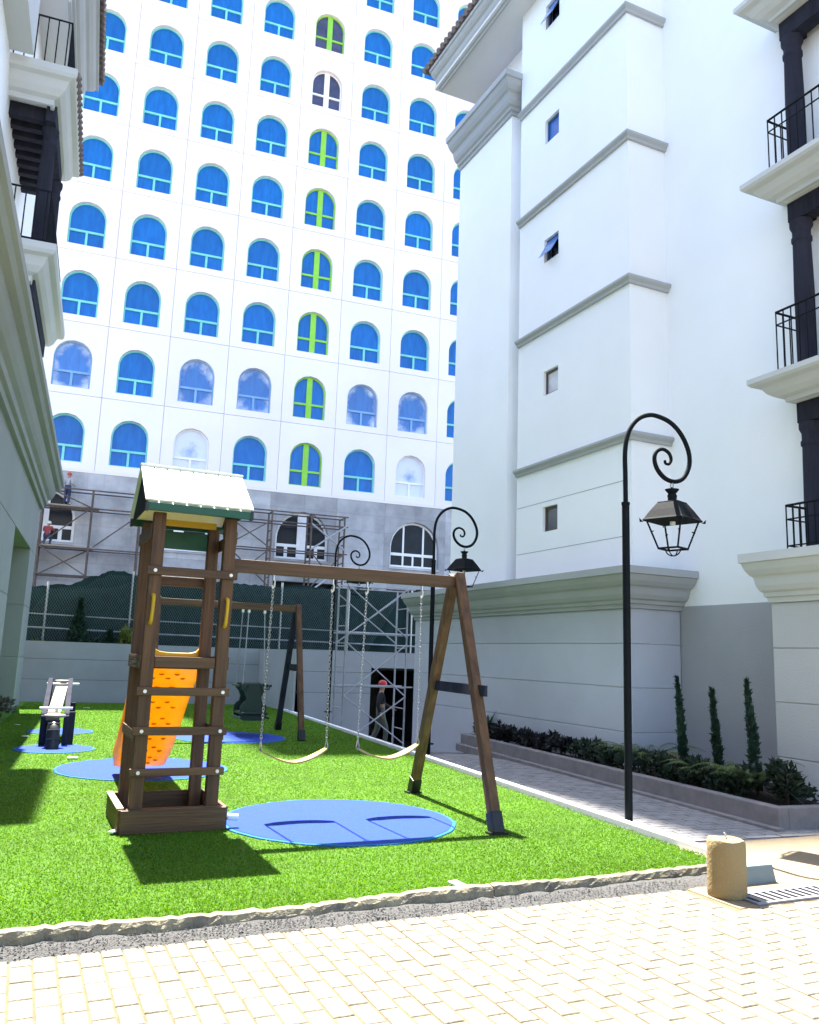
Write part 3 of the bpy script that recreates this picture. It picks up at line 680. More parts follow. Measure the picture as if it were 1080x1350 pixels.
# balconies
SCALED[0] = True
for q, (zt, va, vb) in enumerate(((7.12, 12.0, 15.5), (10.0, 12.2, 15.0))):
    m = MB(); moulding(m, scale_prof(SLABP, .34, zt-.48, .48), [(-1.95, va+.3), (-1.34, va+.3), (-1.34, vb-.3), (-1.95, vb-.3)]); lbx('balcony_slab', m, TRIML)
    lbx('balcony_floor', MB().box(-1.95, va+.31, zt-.40, -1.35, vb-.31, zt-.01), SOFFIT)
    for i in range(9): lbx('rafter', MB().box(-1.94, va+.5+i*.28, zt-.62, -1.40, va+.62+i*.28, zt-.405), DARKW)
    lbx('edge_beam', MB().box(-1.40, va+.4, zt-.66, -1.26, vb-.42, zt-.404), DARKW)
    if q == 1:
        for v in (va+.62, vb-.6):
            m = MB(); m.lathe([(r*.8, zt-.67-2.2+b*.94) for r, b in COLP], (-1.33, v, 0), 14); lbx('post', m, DARKW, smooth=True)
    # railing
    for i in range(26):
        v = va+.2+i*(vb-va-.4)/25; lbx('baluster', MB().tube([(-1.16, v, zt), (-1.16, v, zt+.85)], .01, 5), BLACKM)
    for i in range(6): lbx('baluster', MB().tube([(-1.9+i*.14, va+.14, zt), (-1.9+i*.14, va+.14, zt+.85)], .01, 5), BLACKM)
    for z in (zt+.1, zt+.85): lbx('rail', MB().tube([(-1.92, va+.14, z), (-1.16, va+.14, z), (-1.16, vb-.2, z)], .016, 6), BLACKM)
    if q == 1:
        m = MB()
        for i in range(18): v = va+.06+i*.16; m.tube([(-1.02, v, zt-.02), (-.975, v, zt-.10)], .05, 6)
        stuff(lbx('edge_tiles', m, TILE))
lbx('balcony_pier', MB().box(-1.94, 9.6, 10.0, -1.60, 12.1, 13.2), TRIML)
m = MB(); moulding(m, scale_prof(CORN, .45, 12.30, .6), [(-1.40, 13.75), (-1.40, 16.3), (-1.95, 16.3)]); lbx('eaves_cornice', m, TRIM)
lbx('eaves_soffit', MB().box(-1.96, 13.75, 12.5, -1.41, 16.29, 12.7), SOFFIT)
lbx('roof', MB().add([(-.88, 13.75, 12.95), (-.88, 16.8, 12.95), (-6, 16.8, 14.6), (-6, 13.75, 14.6)], [(0,1,2,3)]), TILE)
m = MB()
for i in range(18): v = 13.82+i*.165; m.tube([(-.86, v, 12.95), (-1.5, v, 13.18)], .065, 6)
stuff(lbx('roof_tiles', m, TILE))

# ================================================================== PLAYSET
WD = {'x': WOODX, 'y': WOODY, 'z': WOODZ}
pt = empty('wooden_playset', (1.4, 8.4, 0)); tag(pt, 'brown timber play tower with white roof, ladder and swing beam', 'playset')
def P_(name, m, mt, parent=None, **k):
    m.v = [(a-1.4, b-8.4, c) for a, b, c in m.v]; return m.build(name, mt, parent or pt, **k)
PWD = .115; FV, BV = 7.98, 8.78; LU, RU = 1.075, 1.745
for u in (LU, RU):
    for v, zt in ((FV, 2.86), (BV, 2.86)): P_('post', MB().box(u-PWD/2, v, .02, u+PWD/2, v+.09, zt), WOODZ, bevel=.008)
def bolt(u, v, z, parent=None):
    P_('bolt', MB().tube([(u, v, z), (u, v-.012, z)], .017, 8), BOLT, parent)
def rung(z0, z1, u0=.99, u1=1.83, th=.035, name='rung', mt=WOODX, b=True):
    P_(name, MB().box(u0, FV-th, z0, u1, FV-.002, z1), mt, bevel=.008)
    if b:
        for u in (LU-.01, RU+.02): bolt(u, FV-th, (z0+z1)/2)
rung(2.27, 2.35, name='cross_bar')
rung(1.18, 1.255); rung(.83, .905); rung(.475, .545); rung(.135, .205)
P_('platform_beam', MB().box(LU+.06, FV+.01, 1.43, RU-.06, FV+.05, 1.53), WOODX, bevel=.006)
P_('platform_beam', MB().box(LU-.05, BV+.092, 1.40, RU+.06, BV+.13, 1.53), WOODX, bevel=.006)
for i in range(7): P_('platform_plank', MB().box(LU-.05, FV+.055+i*.112, 1.50, RU+.05, FV+.160+i*.112, 1.525), WOODX)
P_('back_bar', MB().box(LU-.05, BV+.092, 2.24, RU+.06, BV+.13, 2.34), WOODX, bevel=.006)
for u in (LU-PWD/2-.014, RU+PWD/2+.001):
    P_('side_beam', MB().box(u, FV+.03, 1.42, u+.013, BV+.09, 1.54), WOODY); P_('side_beam', MB().box(u, FV+.03, 2.62, u+.013, BV+.09, 2.74), WOODY)
    P_('side_rail', MB().box(u, FV+.03, .78, u+.013, BV+.09, .87), WOODY)
# base box
P_('base_board', MB().box(.945, FV-.085, .0, 1.865, FV-.04, .20), WOODX, bevel=.006)
P_('base_board', MB().box(.945, BV+.14, .0, 1.865, BV+.18, .20), WOODX, bevel=.006)
P_('base_board', MB().box(.925, FV-.038, .0, .965, BV+.138, .20), WOODY, bevel=.006); P_('base_board', MB().box(1.845, FV-.038, .0, 1.885, BV+.138, .20), WOODY, bevel=.006)
P_('base_cap', MB().box(.915, FV-.02, .201, .975, BV+.13, .215), WOODG)
P_('base_deck', MB().box(.97, FV+.1, .03, 1.84, BV-.01, .07), WOODX)
# roof of planks
RZ, EZ, RV, EVF, EVB = 3.36, 2.925, 8.42, 7.80, 8.98
roof = P_('roof_frame', MB().box(.94, RV-.02, RZ-.09, 1.88, RV+.02, RZ-.02), WOODX)
NPL = 8
for side, ev in ((0, EVF), (1, EVB)):
    for i in range(NPL):
        u0 = .905+i*(1.01/NPL); u1 = u0+1.01/NPL-.007
        a, b = Vector((0, RV, RZ)), Vector((0, ev, EZ)); nrm = Vector((0, (RZ-EZ)*(1 if ev > RV else -1), abs(ev-RV))).normalized()*.022
        vs = [(u0, a.y, a.z), (u1, a.y, a.z), (u1, b.y, b.z), (u0, b.y, b.z)]
        m = MB().add(vs+[(x, y+nrm.y, z+nrm.z) for x, y, z in vs], [(0,1,2,3), (7,6,5,4), (0,4,5,1), (1,5,6,2), (2,6,7,3), (3,7,4,0)])
        m.v = [(p[0]-1.4, p[1]-8.4, p[2]) for p in m.v]; m.build('roof_plank', ROOFP, roof, bevel=.006)
    vs = [(.93, RV, RZ-.012), (1.885, RV, RZ-.012), (1.885, ev, EZ-.012), (.93, ev, EZ-.012)]
    P_('roof_light_stop', MB().add(vs+[(x, y, z-.012) for x, y, z in vs], [(0,1,2,3), (7,6,5,4), (0,4,5,1), (1,5,6,2), (2,6,7,3), (3,7,4,0)]), ROOFP, roof)  # sheet added under the planks to stop daylight leaking through the gaps
    y0, y1 = (EVF-.02, EVF+.02) if side == 0 else (EVB-.02, EVB+.02)
    P_('fascia', MB().box(.93, y0, EZ-.085, 1.885, y1, EZ-.012), GREENP, roof, bevel=.006)
    for u in (.925, 1.89): P_('corner_cap', MB().box(u-.012, y0-.012, EZ-.09, u+.012, y1+.012, EZ-.012), BLACKP, roof)
P_('roof_ridge', MB().box(.90, RV-.035, RZ+.005, 1.92, RV+.035, RZ+.032), ROOFP, roof, bevel=.008)
for u in (.945, 1.865):
    m = MB().prism([(EVF+.03, EZ-.03), (EVB-.03, EZ-.03), (RV, RZ-.03)], u-.012, u+.012, lambda a, b, t: (t, a, b)); P_('gable_board', m, DARKW, roof)
P_('lintel_board', MB().box(LU+.06, BV+.03, 2.62, RU-.06, BV+.06, 2.80), GREENP)
P_('inner_panel', MB().box(LU+.06, FV+.42, 2.80, RU-.06, FV+.45, 2.86), YELLOW)
# handles
for u, ua, ub in ((LU, 1.012, 1.022), (RU, 1.742, 1.752)):
    u = ua if u == LU else ub
    u = LU-.005 if ua < 1.2 else RU+.005
    pts = [(u, FV, 2.085), (u, FV-.03, 2.08), (u, FV-.05, 2.05), (u-.002, FV-.052, 1.95), (u-.006, FV-.05, 1.86), (u-.008, FV-.03, 1.832), (u-.008, FV, 1.827)]
    P_('handle', MB().tube(pts, [.02, .019, .017, .016, .017, .019, .02], 10), YELLOW, smooth=True)
# swing beam and A-frame
P_('swing_beam', MB().box(1.80, 8.21, 2.375, 4.42, 8.30, 2.505), WOODX, bevel=.008)
AP = Vector((4.37, 8.27, 2.50))
for ft, vo in (((4.23, 7.08, 0), -.055), ((4.47, 9.44, 0), .055)):
    ft = Vector(ft); a = Vector((AP.x+.0, AP.y+vo, 2.53)); d = (a-ft)
    P_('frame_leg', MB().bar(ft+d*.02, a, .10, .10, (1, 0, 0)), WOODZ, bevel=.008)
    P_('foot_bracket', MB().bar(ft, ft+d*.072, .118, .118, (1, 0, 0)), BLACKP, bevel=.006)
    P_('foot_plate', MB().box(ft.x-.09, ft.y-.06, 0, ft.x+.09, ft.y+.06, .02), BLACKP)
P_('frame_brace', MB().bar((4.32, 7.62, 1.29), (4.44, 8.92, 1.29), .035, .11), DARKW, bevel=.005)
P_('frame_brace_end', MB().bar((4.33, 7.5, 1.29), (4.32, 7.62, 1.29), .034, .11), DARKW)
bolt(4.37, 8.16, 2.46)
for u in (2.27, 2.905, 3.29, 3.935): P_('swing_hook', MB().tube([(u, 8.255, 2.38), (u, 8.255, 2.32)], .014, 6), GALV)
# slide
sl_pts = []
NS = 26
for i in range(NS+1):
    t = i/NS; y = 8.88+2.7*t
    z = 1.52-1.40*(t**1.05)+.10*math.sin(t*math.pi*2.0)*.6
    if t > .86: z = max(z, .13)
    cx = 1.47+.09*t
    sl_pts.append((cx, y, z))
m = MB(); sec = [(-.30, .17), (-.27, .17), (-.25, .02), (-.22, 0), (.22, 0), (.25, .02), (.27, .17), (.30, .17), (.275, -.02), (.23, -.035), (-.23, -.035), (-.275, -.02)]
for q, (cx, y, z) in enumerate(sl_pts):
    k_ = 1
    kw = 1.16-.02*q/NS; k_ = .45 if q < 4 else 1
    m.add([(cx+a*kw, y, z+(b*k_ if b > .1 else b)) for a, b in sec], [])
k = len(sec); m.f = [(i*k+j, (i+1)*k+j, (i+1)*k+(j+1) % k, i*k+(j+1) % k) for i in range(NS) for j in range(k)]+[tuple(range(k)), tuple(range(NS*k, NS*k+k))[::-1]]
slide = P_('slide', m, ORANGE, smooth=True)
m = MB()
for i in range(1, 17):
    cx, y, z = sl_pts[min(NS-2, 1+int(i*1.5))]
    for a in ((-.16, 0, .16) if i % 2 else (-.08, .08)):
        m.lathe([(.030, -.035), (.028, -.042), (.018, -.050), (.004, -.053)], (cx+a, y+random.uniform(-.02, .02), z), 8)
stuff(P_('slide_studs', m, ORANGED, slide, smooth=True))
# moulded yellow lip with two raised cheeks
lip = [(-.29, .0), (.29, 0), (.29, .06), (.285, .10), (.25, .135), (.205, .115), (.16, .055), (.10, .04), (-.10, .04), (-.18, .05), (-.24, .085), (-.29, .12)]
P_('slide_lip', MB().prism(lip, 8.84, 8.90, lambda a, b, t: (1.49+a*1.08, t, 1.525+b)), YELLOW, slide, bevel=.012)
P_('water_spout', MB().tube([(1.885, 7.93, .11), (1.98, 7.92, .10)], .03, 10), CURBW)

# belt swings: each hangs from the beam and is its own thing
def chain_mesh(a, b, link_l=.042, r=.0042):
    m = MB(); a, b = Vector(a), Vector(b); d = b-a; n = int(d.length/(link_l*.78)); z = d.normalized()
    x = z.cross(Vector((0, 1, 0))).normalized(); y = z.cross(x)
    for i in range(n):
        c = a+d*((i+.5)/n); s = x if i % 2 else y
        pts = [c+z*(link_l/2*math.cos(t)*(1 if abs(math.cos(t)) > .4 else .9))+s*(.011*math.sin(t)) for t in [2*math.pi*k/8 for k in range(8)]]
        m.tube(pts, r, 4, closed=True)
    return m
def belt_swing(ua, ub, ta, tb_, vv_, zl_, zr, sag, label):
    root = empty('belt_swing', ((ua+ub)/2, vv_, zl_)); tag(root, label, 'swing', 'belt swings on the timber beam'); L0 = root.location
    def bp(name, m, mt, **k): m.v = [tuple(Vector(p)-L0) for p in m.v]; return m.build(name, mt, root, **k)
    n = 18; m = MB(); W = .075
    for i in range(n+1):
        t = i/n; u = ua+(ub-ua)*t; z = zl_+(zr-zl_)*t-sag*(1-abs(2*t-1)**1.7)
        wv = W*(.55+.45*min(1, 5*min(t, 1-t)+.1))
        m.add([(u, vv_-wv, z+.004), (u, vv_+wv, z+.004), (u, vv_+wv, z-.012), (u, vv_-wv, z-.012)], [])
    m.f = [(i*4+j, (i+1)*4+j, (i+1)*4+(j+1) % 4, i*4+(j+1) % 4) for i in range(n) for j in range(4)]+[(0,1,2,3), (n*4+3, n*4+2, n*4+1, n*4)]
    bp('belt_seat', m, BELT, smooth=True)
    for u, t, z in ((ua, ta, zl_), (ub, tb_, zr)):
        ring = [(u, vv_+.045*math.sin(q)*(1 if math.cos(q) < 0 else .55), z+.03+.045*math.cos(q)) for q in [2*math.pi*k/12 for k in range(12)]]
        bp('hanger_ring', MB().tube(ring, .006, 6, closed=True), GALV, smooth=True)
        bp('chain', chain_mesh((u, vv_, z+.07), (t, 8.255, 2.24)), GALV)
        bp('snap_hook', MB().tube([(t, 8.255, 2.34), (t+.014, 8.255, 2.31), (t+.012, 8.255, 2.26), (t-.008, 8.255, 2.235), (t-.014, 8.255, 2.27)], .009, 6), BOLT, smooth=True)
    return root
belt_swing(2.245, 2.925, 2.27, 2.905, 8.27, .66, .665, .125, 'pale yellow belt swing nearer the ladder tower')
belt_swing(3.265, 3.945, 3.29, 3.935, 8.27, .665, .695, .120, 'pale yellow belt swing nearer the A-frame legs')

# rear swing frame
rs = empty('rear_swing_frame', (3.7, 16.4, 0)); tag(rs, 'dark timber swing frame standing in shade behind the tower', 'swing frame')
def R2(name, m, mt, **k): m.v = [(a-3.7, b-16.4, c) for a, b, c in m.v]; return m.build(name, mt, rs, **k)
R2('swing_beam', MB().box(2.2, 16.35, 2.42, 5.08, 16.46, 2.55), WOODX, bevel=.006)
for uo in (0, -2.75):
    for ft, vo in (((4.93+uo, 15.33, 0), -.06), ((5.12+uo, 17.6, 0), .06)):
        ft = Vector(ft); a = Vector((5.04+uo, 16.4+vo, 2.56)); d = a-ft
        R2('frame_leg', MB().bar(ft, a, .10, .10, (1, 0, 0)), WOODZ if vo < 0 else DARKW, bevel=.006); R2('foot_bracket', MB().bar(ft, ft+d*.07, .12, .12, (1, 0, 0)), BLACKP)
    R2('frame_brace', MB().bar((5.0+uo, 15.85, 1.32), (5.1+uo, 17.0, 1.32), .035, .13), DARKW)
# green glider
gl = empty('glider_swing', (4.2, 16.4, .3)); tag(gl, 'dark green two seat plastic glider swing on ropes', 'swing')
def G2(name, m, mt, **k): m.v = [(a-4.2, b-16.4, c-.3) for a, b, c in m.v]; return m.build(name, mt, gl, **k)
half = [(0, .0), (.20, .0), (.27, .03), (.30, .10), (.30, .26), (.26, .32), (.19, .36), (.17, .44), (.22, .54), (.30, .62), (.31, .68), (.27, .70), (0, .70)]
def glider_back(v, name):
    out = half+[(-a, b) for a, b in half[-2:0:-1]]
    m = MB().prism(out, v, v+.05, lambda a, b, t: (4.2+a*.86, t, .30+b)); o = G2(name, m, GREEND, bevel=.012); return o
glider_back(16.15, 'seat_back'); glider_back(16.65, 'seat_back')
G2('seat_pan', MB().box(3.95, 16.0, .42, 4.45, 16.8, .47), GREEND, bevel=.02)
for s in (-1, 1):
    G2('grab_bar', MB().tube([(4.2+s*.31, 16.12, .96), (4.2+s*.31, 16.68, .96)], .022, 8), GREEND)
    G2('hand_loop', MB().tube([(4.2+s*.12, 16.13, .97), (4.2+s*.16, 16.10, .88), (4.2+s*.27, 16.10, .90), (4.2+s*.29, 16.13, .97)], .016, 6), GREEND, smooth=True)
    G2('foot_rest', MB().tube([(4.2+s*.27, 16.0, .36), (4.2+s*.27, 16.8, .36)], .02, 8), GREEND)
for u, ut in ((3.87, 3.93), (4.0, 4.05), (4.42, 4.37)): 
    G2('rope', MB().tube([(u, 16.3, .98), (ut, 16.4, 2.40)], .011, 6), GALV if u < 3.95 else STEELP); G2('rope_clip', MB().box(ut-.02, 16.37, 2.36, ut+.02, 16.43, 2.44), BOLT)

# seesaw rider
ss = empty('seesaw', (.72, 15.6, 0)); tag(ss, 'dark timber seesaw with pale seat, handlebars and half buried tyre', 'seesaw')
def S2(name, m, mt, **k): m.v = [(a-.72, b-15.6, c) for a, b, c in m.v]; return m.build(name, mt, ss, **k)
S2('seesaw_plank', MB().bar((.60, 14.75, .44), (.80, 16.95, .90), .20, .05), WOODG, bevel=.006)
for s in (-.17, .17): S2('side_board', MB().prism([(14.92, .03), (15.22, .03), (16.98, .70), (17.0, 1.0), (16.75, 1.0), (14.92, .47)], -.04, .04, lambda a, b, t: (.70+s+t+(a-15.9)*.06, a, b)), DARKW, bevel=.006)
for s in (-.21, .21):
    S2('stand_post', MB().box(.70+s-.05, 15.15, 0, .70+s+.05, 15.27, .52), DARKW, bevel=.006); S2('stand_post', MB().box(.76+s-.05, 16.3, 0, .76+s+.05, 16.42, .60), DARKW, bevel=.006)
seat = [(.13*math.cos(a), .10*math.sin(a)) for a in [2*math.pi*k/20 for k in range(20)]]
S2('seat', MB().prism(seat, .47, .51, lambda a, b, t: (.63+a*1.25, 14.72+b*1.3, t)), WOODG, bevel=.012)
S2('seat', MB().prism(seat, .93, .97, lambda a, b, t: (.80+a*1.1, 16.85+b*1.3, t)), WOODG, bevel=.012)
S2('handlebar', MB().tube([(.40, 15.05, .585), (.90, 15.05, .585)], .02, 8), CURBW); S2('handlebar', MB().tube([(.52, 16.72, .905), (1.07, 16.72, .905)], .02, 8), CURBW)
S2('handle_stem', MB().tube([(.66, 15.05, .45), (.66, 15.05, .585)], .025, 8), BOLT)
ty = [(.62+.085*math.cos(b), 14.7+(.19+.075*math.sin(b)*-1)*0, 0) for b in (0,)]
m = MB(); vs = []; NA, NBt = 20, 10
for i in range(NA+1):
    a = math.pi*i/NA
    for j in range(NBt):
        b = 2*math.pi*j/NBt; rr = .27+.085*math.cos(b); vs.append((.62+.10*math.sin(b), 14.62-rr*math.cos(a)*.75, rr*math.sin(a)*1.22+.0))
m.add(vs, [(i*NBt+j, i*NBt+(j+1) % NBt, (i+1)*NBt+(j+1) % NBt, (i+1)*NBt+j) for i in range(NA) for j in range(NBt)])
S2('tyre', m, RUBT, smooth=True)
for i in range(1, 8):
    a = math.pi*i/8; S2('tyre_tread', MB().tube([(.53, 14.62-.345*math.cos(a)*.75, .345*math.sin(a)*1.22), (.71, 14.62-.345*math.cos(a)*.75, .345*math.sin(a)*1.22)], .014, 5), RUBT)

# rubber mats
ML = ['large blue rubber mat under the two belt swings', 'large blue rubber mat at the foot of the orange slide', 'small blue rubber mat under the near end of the seesaw', 'small blue rubber mat under the far end of the seesaw', 'shaded blue rubber mat under the green glider swing']
for (cx, cy, r), lab in zip(MATS, ML):
    root = empty('rubber_mat', (cx, cy, 0)); tag(root, lab, 'mat', 'round blue rubber mats in the lawn')
    n = 64
    def wob(k): return 1+.004*math.sin(k*1.7)+.003*math.sin(k*.7+cx)
    pts = [(wob(k)*math.cos(2*math.pi*k/n), wob(k)*math.sin(2*math.pi*k/n)) for k in range(n)]
    MB().prism([(a*(r-.025), b*(r-.025)) for a, b in pts], -.01, .016, lambda a, b, t: (a, b, t)).build('mat_surface', RUBBER, root)
    m = MB()
    for rr, z in ((r-.024, .013), (r-.012, .017), (r+.012, .010), (r+.016, -.01)): m.add([(a*rr, b*rr, z) for a, b in pts], [])
    m.f = [(q*n+k, q*n+(k+1) % n, (q+1)*n+(k+1) % n, (q+1)*n+k) for q in range(3) for k in range(n)]; m.build('mat_edge', RUBBERE, root)

# ================================================================== LAMPS
def lamp_post(loc, rz, label, h=1.0):
    root = empty('lamp_post', loc, rz); tag(root, label, 'lamp post', 'curled lamp posts along the path')
    MB().tube([(0, 0, -.75), (0, 0, 3.36)], .041, 12).build('pole', BLACKM, root, smooth=True)
    MB().tube([(0, 0, 0), (0, 0, .02)], .10, 12).build('base_plate', BLACKM, root)
    MB().tube([(0, 0, 3.345), (0, 0, 3.375)], .046, 12).build('pole_collar', BLACKM, root)
    ctrl = [(0, 3.36), (0, 3.66), (0, 3.95), (.05, 4.17), (.17, 4.33), (.32, 4.41), (.47, 4.42), (.66, 4.37), (.81, 4.25), (.91, 4.07), (.915, 3.90), (.83, 3.75), (.70, 3.69), (.56, 3.71), (.45, 3.80), (.41, 3.91), (.44, 4.0), (.53, 4.045), (.62, 4.01), (.65, 3.94), (.62, 3.885), (.57, 3.885), (.56, 3.92)]
    P = [Vector((a, 0, b)) for a, b in ctrl]; out = []
    for i in range(len(P)-1):
        p0_, p1_, p2_, p3_ = P[max(i-1, 0)], P[i], P[i+1], P[min(i+2, len(P)-1)]
        for s in range(5):
            t = s/5; out.append(.5*((2*p1_)+(-p0_+p2_)*t+(2*p0_-5*p1_+4*p2_-p3_)*t*t+(-p0_+3*p1_-3*p2_+p3_)*t**3))
    out.append(P[-1]); n = len(out)
    MB().tube(out, [.026 if i < n*.6 else .026-.012*(i-n*.6)/(n*.4) for i in range(n)], 10).build('scroll_arm', BLACKM, root, smooth=True)
    lx = .655
    ring = [(lx, .0+.02*math.sin(q), 3.635+.045*math.cos(q)) for q in [2*math.pi*k/12 for k in range(12)]]
    MB().tube(ring, .006, 6, closed=True).build('hanging_ring', GALV, root, smooth=True)
    lan = empty('lantern', (lx, 0, 2.83)); lan.parent = root; lan.rotation_euler.z = .35
    # four sided roof: concave pyramid, chimney with flared cap
    def sq(rz_): return [(rz_[0]*c, rz_[0]*s, rz_[1]) for c, s in ((1, 1), (-1, 1), (-1, -1), (1, -1))]
    def stack(prof, nm, mt):
        m = MB()
        for p in prof: m.add(sq(p), [])
        k = 4; n_ = len(prof); m.f = [(i*k+j, i*k+(j+1) % k, (i+1)*k+(j+1) % k, (i+1)*k+j) for i in range(n_-1) for j in range(k)]+[(3, 2, 1, 0), tuple(range((n_-1)*k, n_*k))]
        return m.build(nm, mt, lan)
    stack([(.235, .395), (.24, .41), (.225, .43), (.175, .52), (.125, .60), (.118, .605), (.118, .615), (.06, .63)], 'lantern_roof', BLACKM)
    MB().lathe([(.05, .62), (.048, .66), (.055, .69), (.042, .715), (.075, .755), (.078, .765), (.02, .768), (.012, .79)], (0, 0, 0), 12).build('chimney', BLACKM, lan, smooth=True)
    for c, s in ((1, 1), (-1, 1), (-1, -1), (1, -1)):
        MB().bar((.205*c, .205*s, .40), (.115*c, .115*s, .085), .016, .016).build('lantern_bar', BLACKM, lan)
        MB().add([(.235*c, .235*s, .39), (.265*c, .265*s, .43), (.26*c, .26*s, .38), (.225*c, .225*s, .385)], [(0,1,2,3)]).build('corner_finial', BLACKM, lan)
        MB().bar((.175*c, .175*s, .27), (.16*c*.95, .16*s*.95, .285), .02, .01).build('hook', BLACKM, lan)
    m = MB()
    for a, b in (((1, 1), (-1, 1)), ((-1, 1), (-1, -1)), ((-1, -1), (1, -1)), ((1, -1), (1, 1))): m.bar((.118*a[0], .118*a[1], .09), (.118*b[0], .118*b[1], .09), .016, .02)
    m.build('lantern_base', BLACKM, lan)
    for q in (0, 1):
        pts = [((.09*math.cos(t)) if q else 0, 0 if q else .09*math.cos(t), .085-.075*math.sin(t)) for t in [math.pi*k/10 for k in range(11)]]
        MB().tube(pts, .007, 6).build('basket_wire', BLACKM, lan, smooth=True)
    MB().tube([(0, 0, .42), (0, 0, .36)], .03, 10).build('bulb_socket', CURBW, lan)
    return root
lamp_post((5.84, 7.16, -.03), 0, 'nearest curled black lamp post beside the path edging')
lamp_post((6.95, 14.1, .05), 0, 'middle curled black lamp post seen behind the A-frame apex')
lamp_post((7.06, 19.95, .20), 0, 'farthest curled black lamp post behind the swing chains')

# ================================================================== BOLLARD, BOX, DRAIN, LITTLE THINGS
b0 = empty('concrete_bollard', (4.83, 4.84, -.03)); tag(b0, 'squat ochre concrete bollard at the corner of the lawn', 'bollard')
prof_b = [(.122, 0), (.136, .02), (.138, .06), (.136, .2), (.137, .33), (.135, .385), (.126, .402), (.08, .408), (.004, .408)]
m = MB(); seg = 28
for r, z in prof_b: m.add([(r*math.cos(2*math.pi*k/seg)*(1+.012*math.sin(k*1.3+z*9)), r*math.sin(2*math.pi*k/seg)*(1+.012*math.cos(k*2.1)), z+.004*math.sin(k*.9)) for k in range(seg)], [])
m.f = [(i*seg+k, i*seg+(k+1) % seg, (i+1)*seg+(k+1) % seg, (i+1)*seg+k) for i in range(len(prof_b)-1) for k in range(seg)]+[tuple(range(seg))[::-1]]
m.build('body', BOLLM, b0, smooth=True)
MB().tube([(0, 0, .40), (.003, 0, .43), (-.008, .004, .447)], .006, 6).build('wire_stub', GALV, b0)
bx_ = empty('utility_box', (5.33, 5.2, -.035)); tag(bx_, 'low pale teal concrete box behind the bollard', 'utility box')
MB().prism([(-.22, -.18), (.20, -.18), (.22, .18), (-.22, .18)], 0, .145, lambda a, b, t: (a*(1-.12*t/.145), b*(1-.10*t/.145), t)).build('box_body', BOXM, bx_, bevel=.012)
MB().box(-.06, -.02, .146, .03, .04, .152).build('lid_recess', BLACKP, bx_)
dr = empty('drain_grate', (5.3, 4.70, -.016)); tag(dr, 'pale slotted drain grate set in the paving by the bollard', 'drain')
DRM = mat('grate_paint', (.22, .22, .245), .6, .1, 8)
MB().box(-.45, -.125, 0, 1.6, -.095, .012).build('grate_frame', DRM, dr); MB().box(-.45, .095, 0, 1.6, .125, .012).build('grate_frame', DRM, dr); MB().box(-.45, -.094, 0, -.42, .094, .012).build('grate_frame', DRM, dr)
MB().box(-.42, -.094, -.004, 1.6, .094, .002).build('drain_channel', mat('drain_dark', (.006, .006, .008), .9), dr)
for i in range(27): MB().box(-.375+i*.074, -.094, .003, -.343+i*.074, .094, .010).build('grate_bar', DRM, dr)
hr = empty('garden_tap', (7.95, 6.62, -.03)); tag(hr, 'small black hose fitting on the path beside the planter end', 'hose fitting')
MB().tube([(0, 0, 0), (0, 0, .12), (.05, -.03, .15), (.14, -.05, .12)], .028, 8).build('pipe', BLACKP, hr, smooth=True)
MB().lathe([(.06, 0), (.06, .03), (.03, .05)], (.05, -.03, .12), 10).build('valve', BLACKP, hr)
MB().tube([(-.2, .25, .35), (-.1, .1, .2), (.05, -.03, .13)], .008, 6).build('hose', BLACKP, hr)
for q, (x, y) in enumerate(((.85, 13.2), (.25, 16.3), (.12, 18.6), (1.75, 23.6), (.93, 7.98), (3.0, 5.55))):
    m = MB().prism([(-.07, -.03), (.06, -.035), (.08, .02), (-.05, .035)], .012, .024, lambda a, b, t: (a, b, t)); o = m.build('turf_offcut', CURBW, None, (x, y, .01)); o.rotation_euler = (.1, .05, q)
    tag(o, ['white scrap on the turf before the slide mat', 'white scrap in shade left of the seesaw', 'white scrap in shade near the left wall', 'white scrap on the turf by the rear wall', 'white scrap beside the tower base', 'white scrap on the turf by the kerb break'][q], 'scrap')

# ================================================================== PLANTER AND PLANTS
pl = empty('planter', tuple(yd(6.80, 7.12, -.03))); pl.rotation_euler.z = -PHI; tag(pl, 'long low pinkish grey concrete planter along the right building', 'planter')
Lp = 8.1
MB().box(0, 0, -.1, .14, Lp, .22).build('planter_wall', PLANTER, pl, bevel=.012)
MB().box(.141, 0, -.1, 1.5, .14, .22).build('planter_wall', PLANTER, pl, bevel=.012)
MB().box(.141, .141, -.1, 2.2, Lp, .13).build('soil_bed', SOIL, pl)
MB().box(-.10, -.08, -.1, -.002, Lp, .035).build('planter_foot', PLANTER, pl, bevel=.01)
MB().box(.141, Lp-.14, .131, 1.2, Lp, .22).build('planter_wall', PLANTER, pl, bevel=.012)
def leaves(n, fn, size, mtl, name, root, elong=1.8, droop=.3):
    m = MB()
    for i in range(n):
        c, out = fn(i); c = Vector(c); out = Vector(out)
        if out.length < 1e-4: out = Vector((0, 0, 1))
        d = (out.normalized()+Vector((random.gauss(0, .5), random.gauss(0, .5), random.gauss(0, .5)-droop*.3))).normalized()
        s = size*random.uniform(.6, 1.3); side = d.cross(Vector((random.gauss(0, 1), random.gauss(0, 1), random.gauss(0, 1)))).normalized()
        up = side.cross(d)
        a = c-d*s*.5; b = c+d*s*elong*.5; mid = c+up*s*.12
        m.add([a, mid+side*s*.36, b-up*s*.1, mid-side*s*.36], [(0, 1, 2), (0, 2, 3)])
    return m.build(name, mtl, root, fix=False)
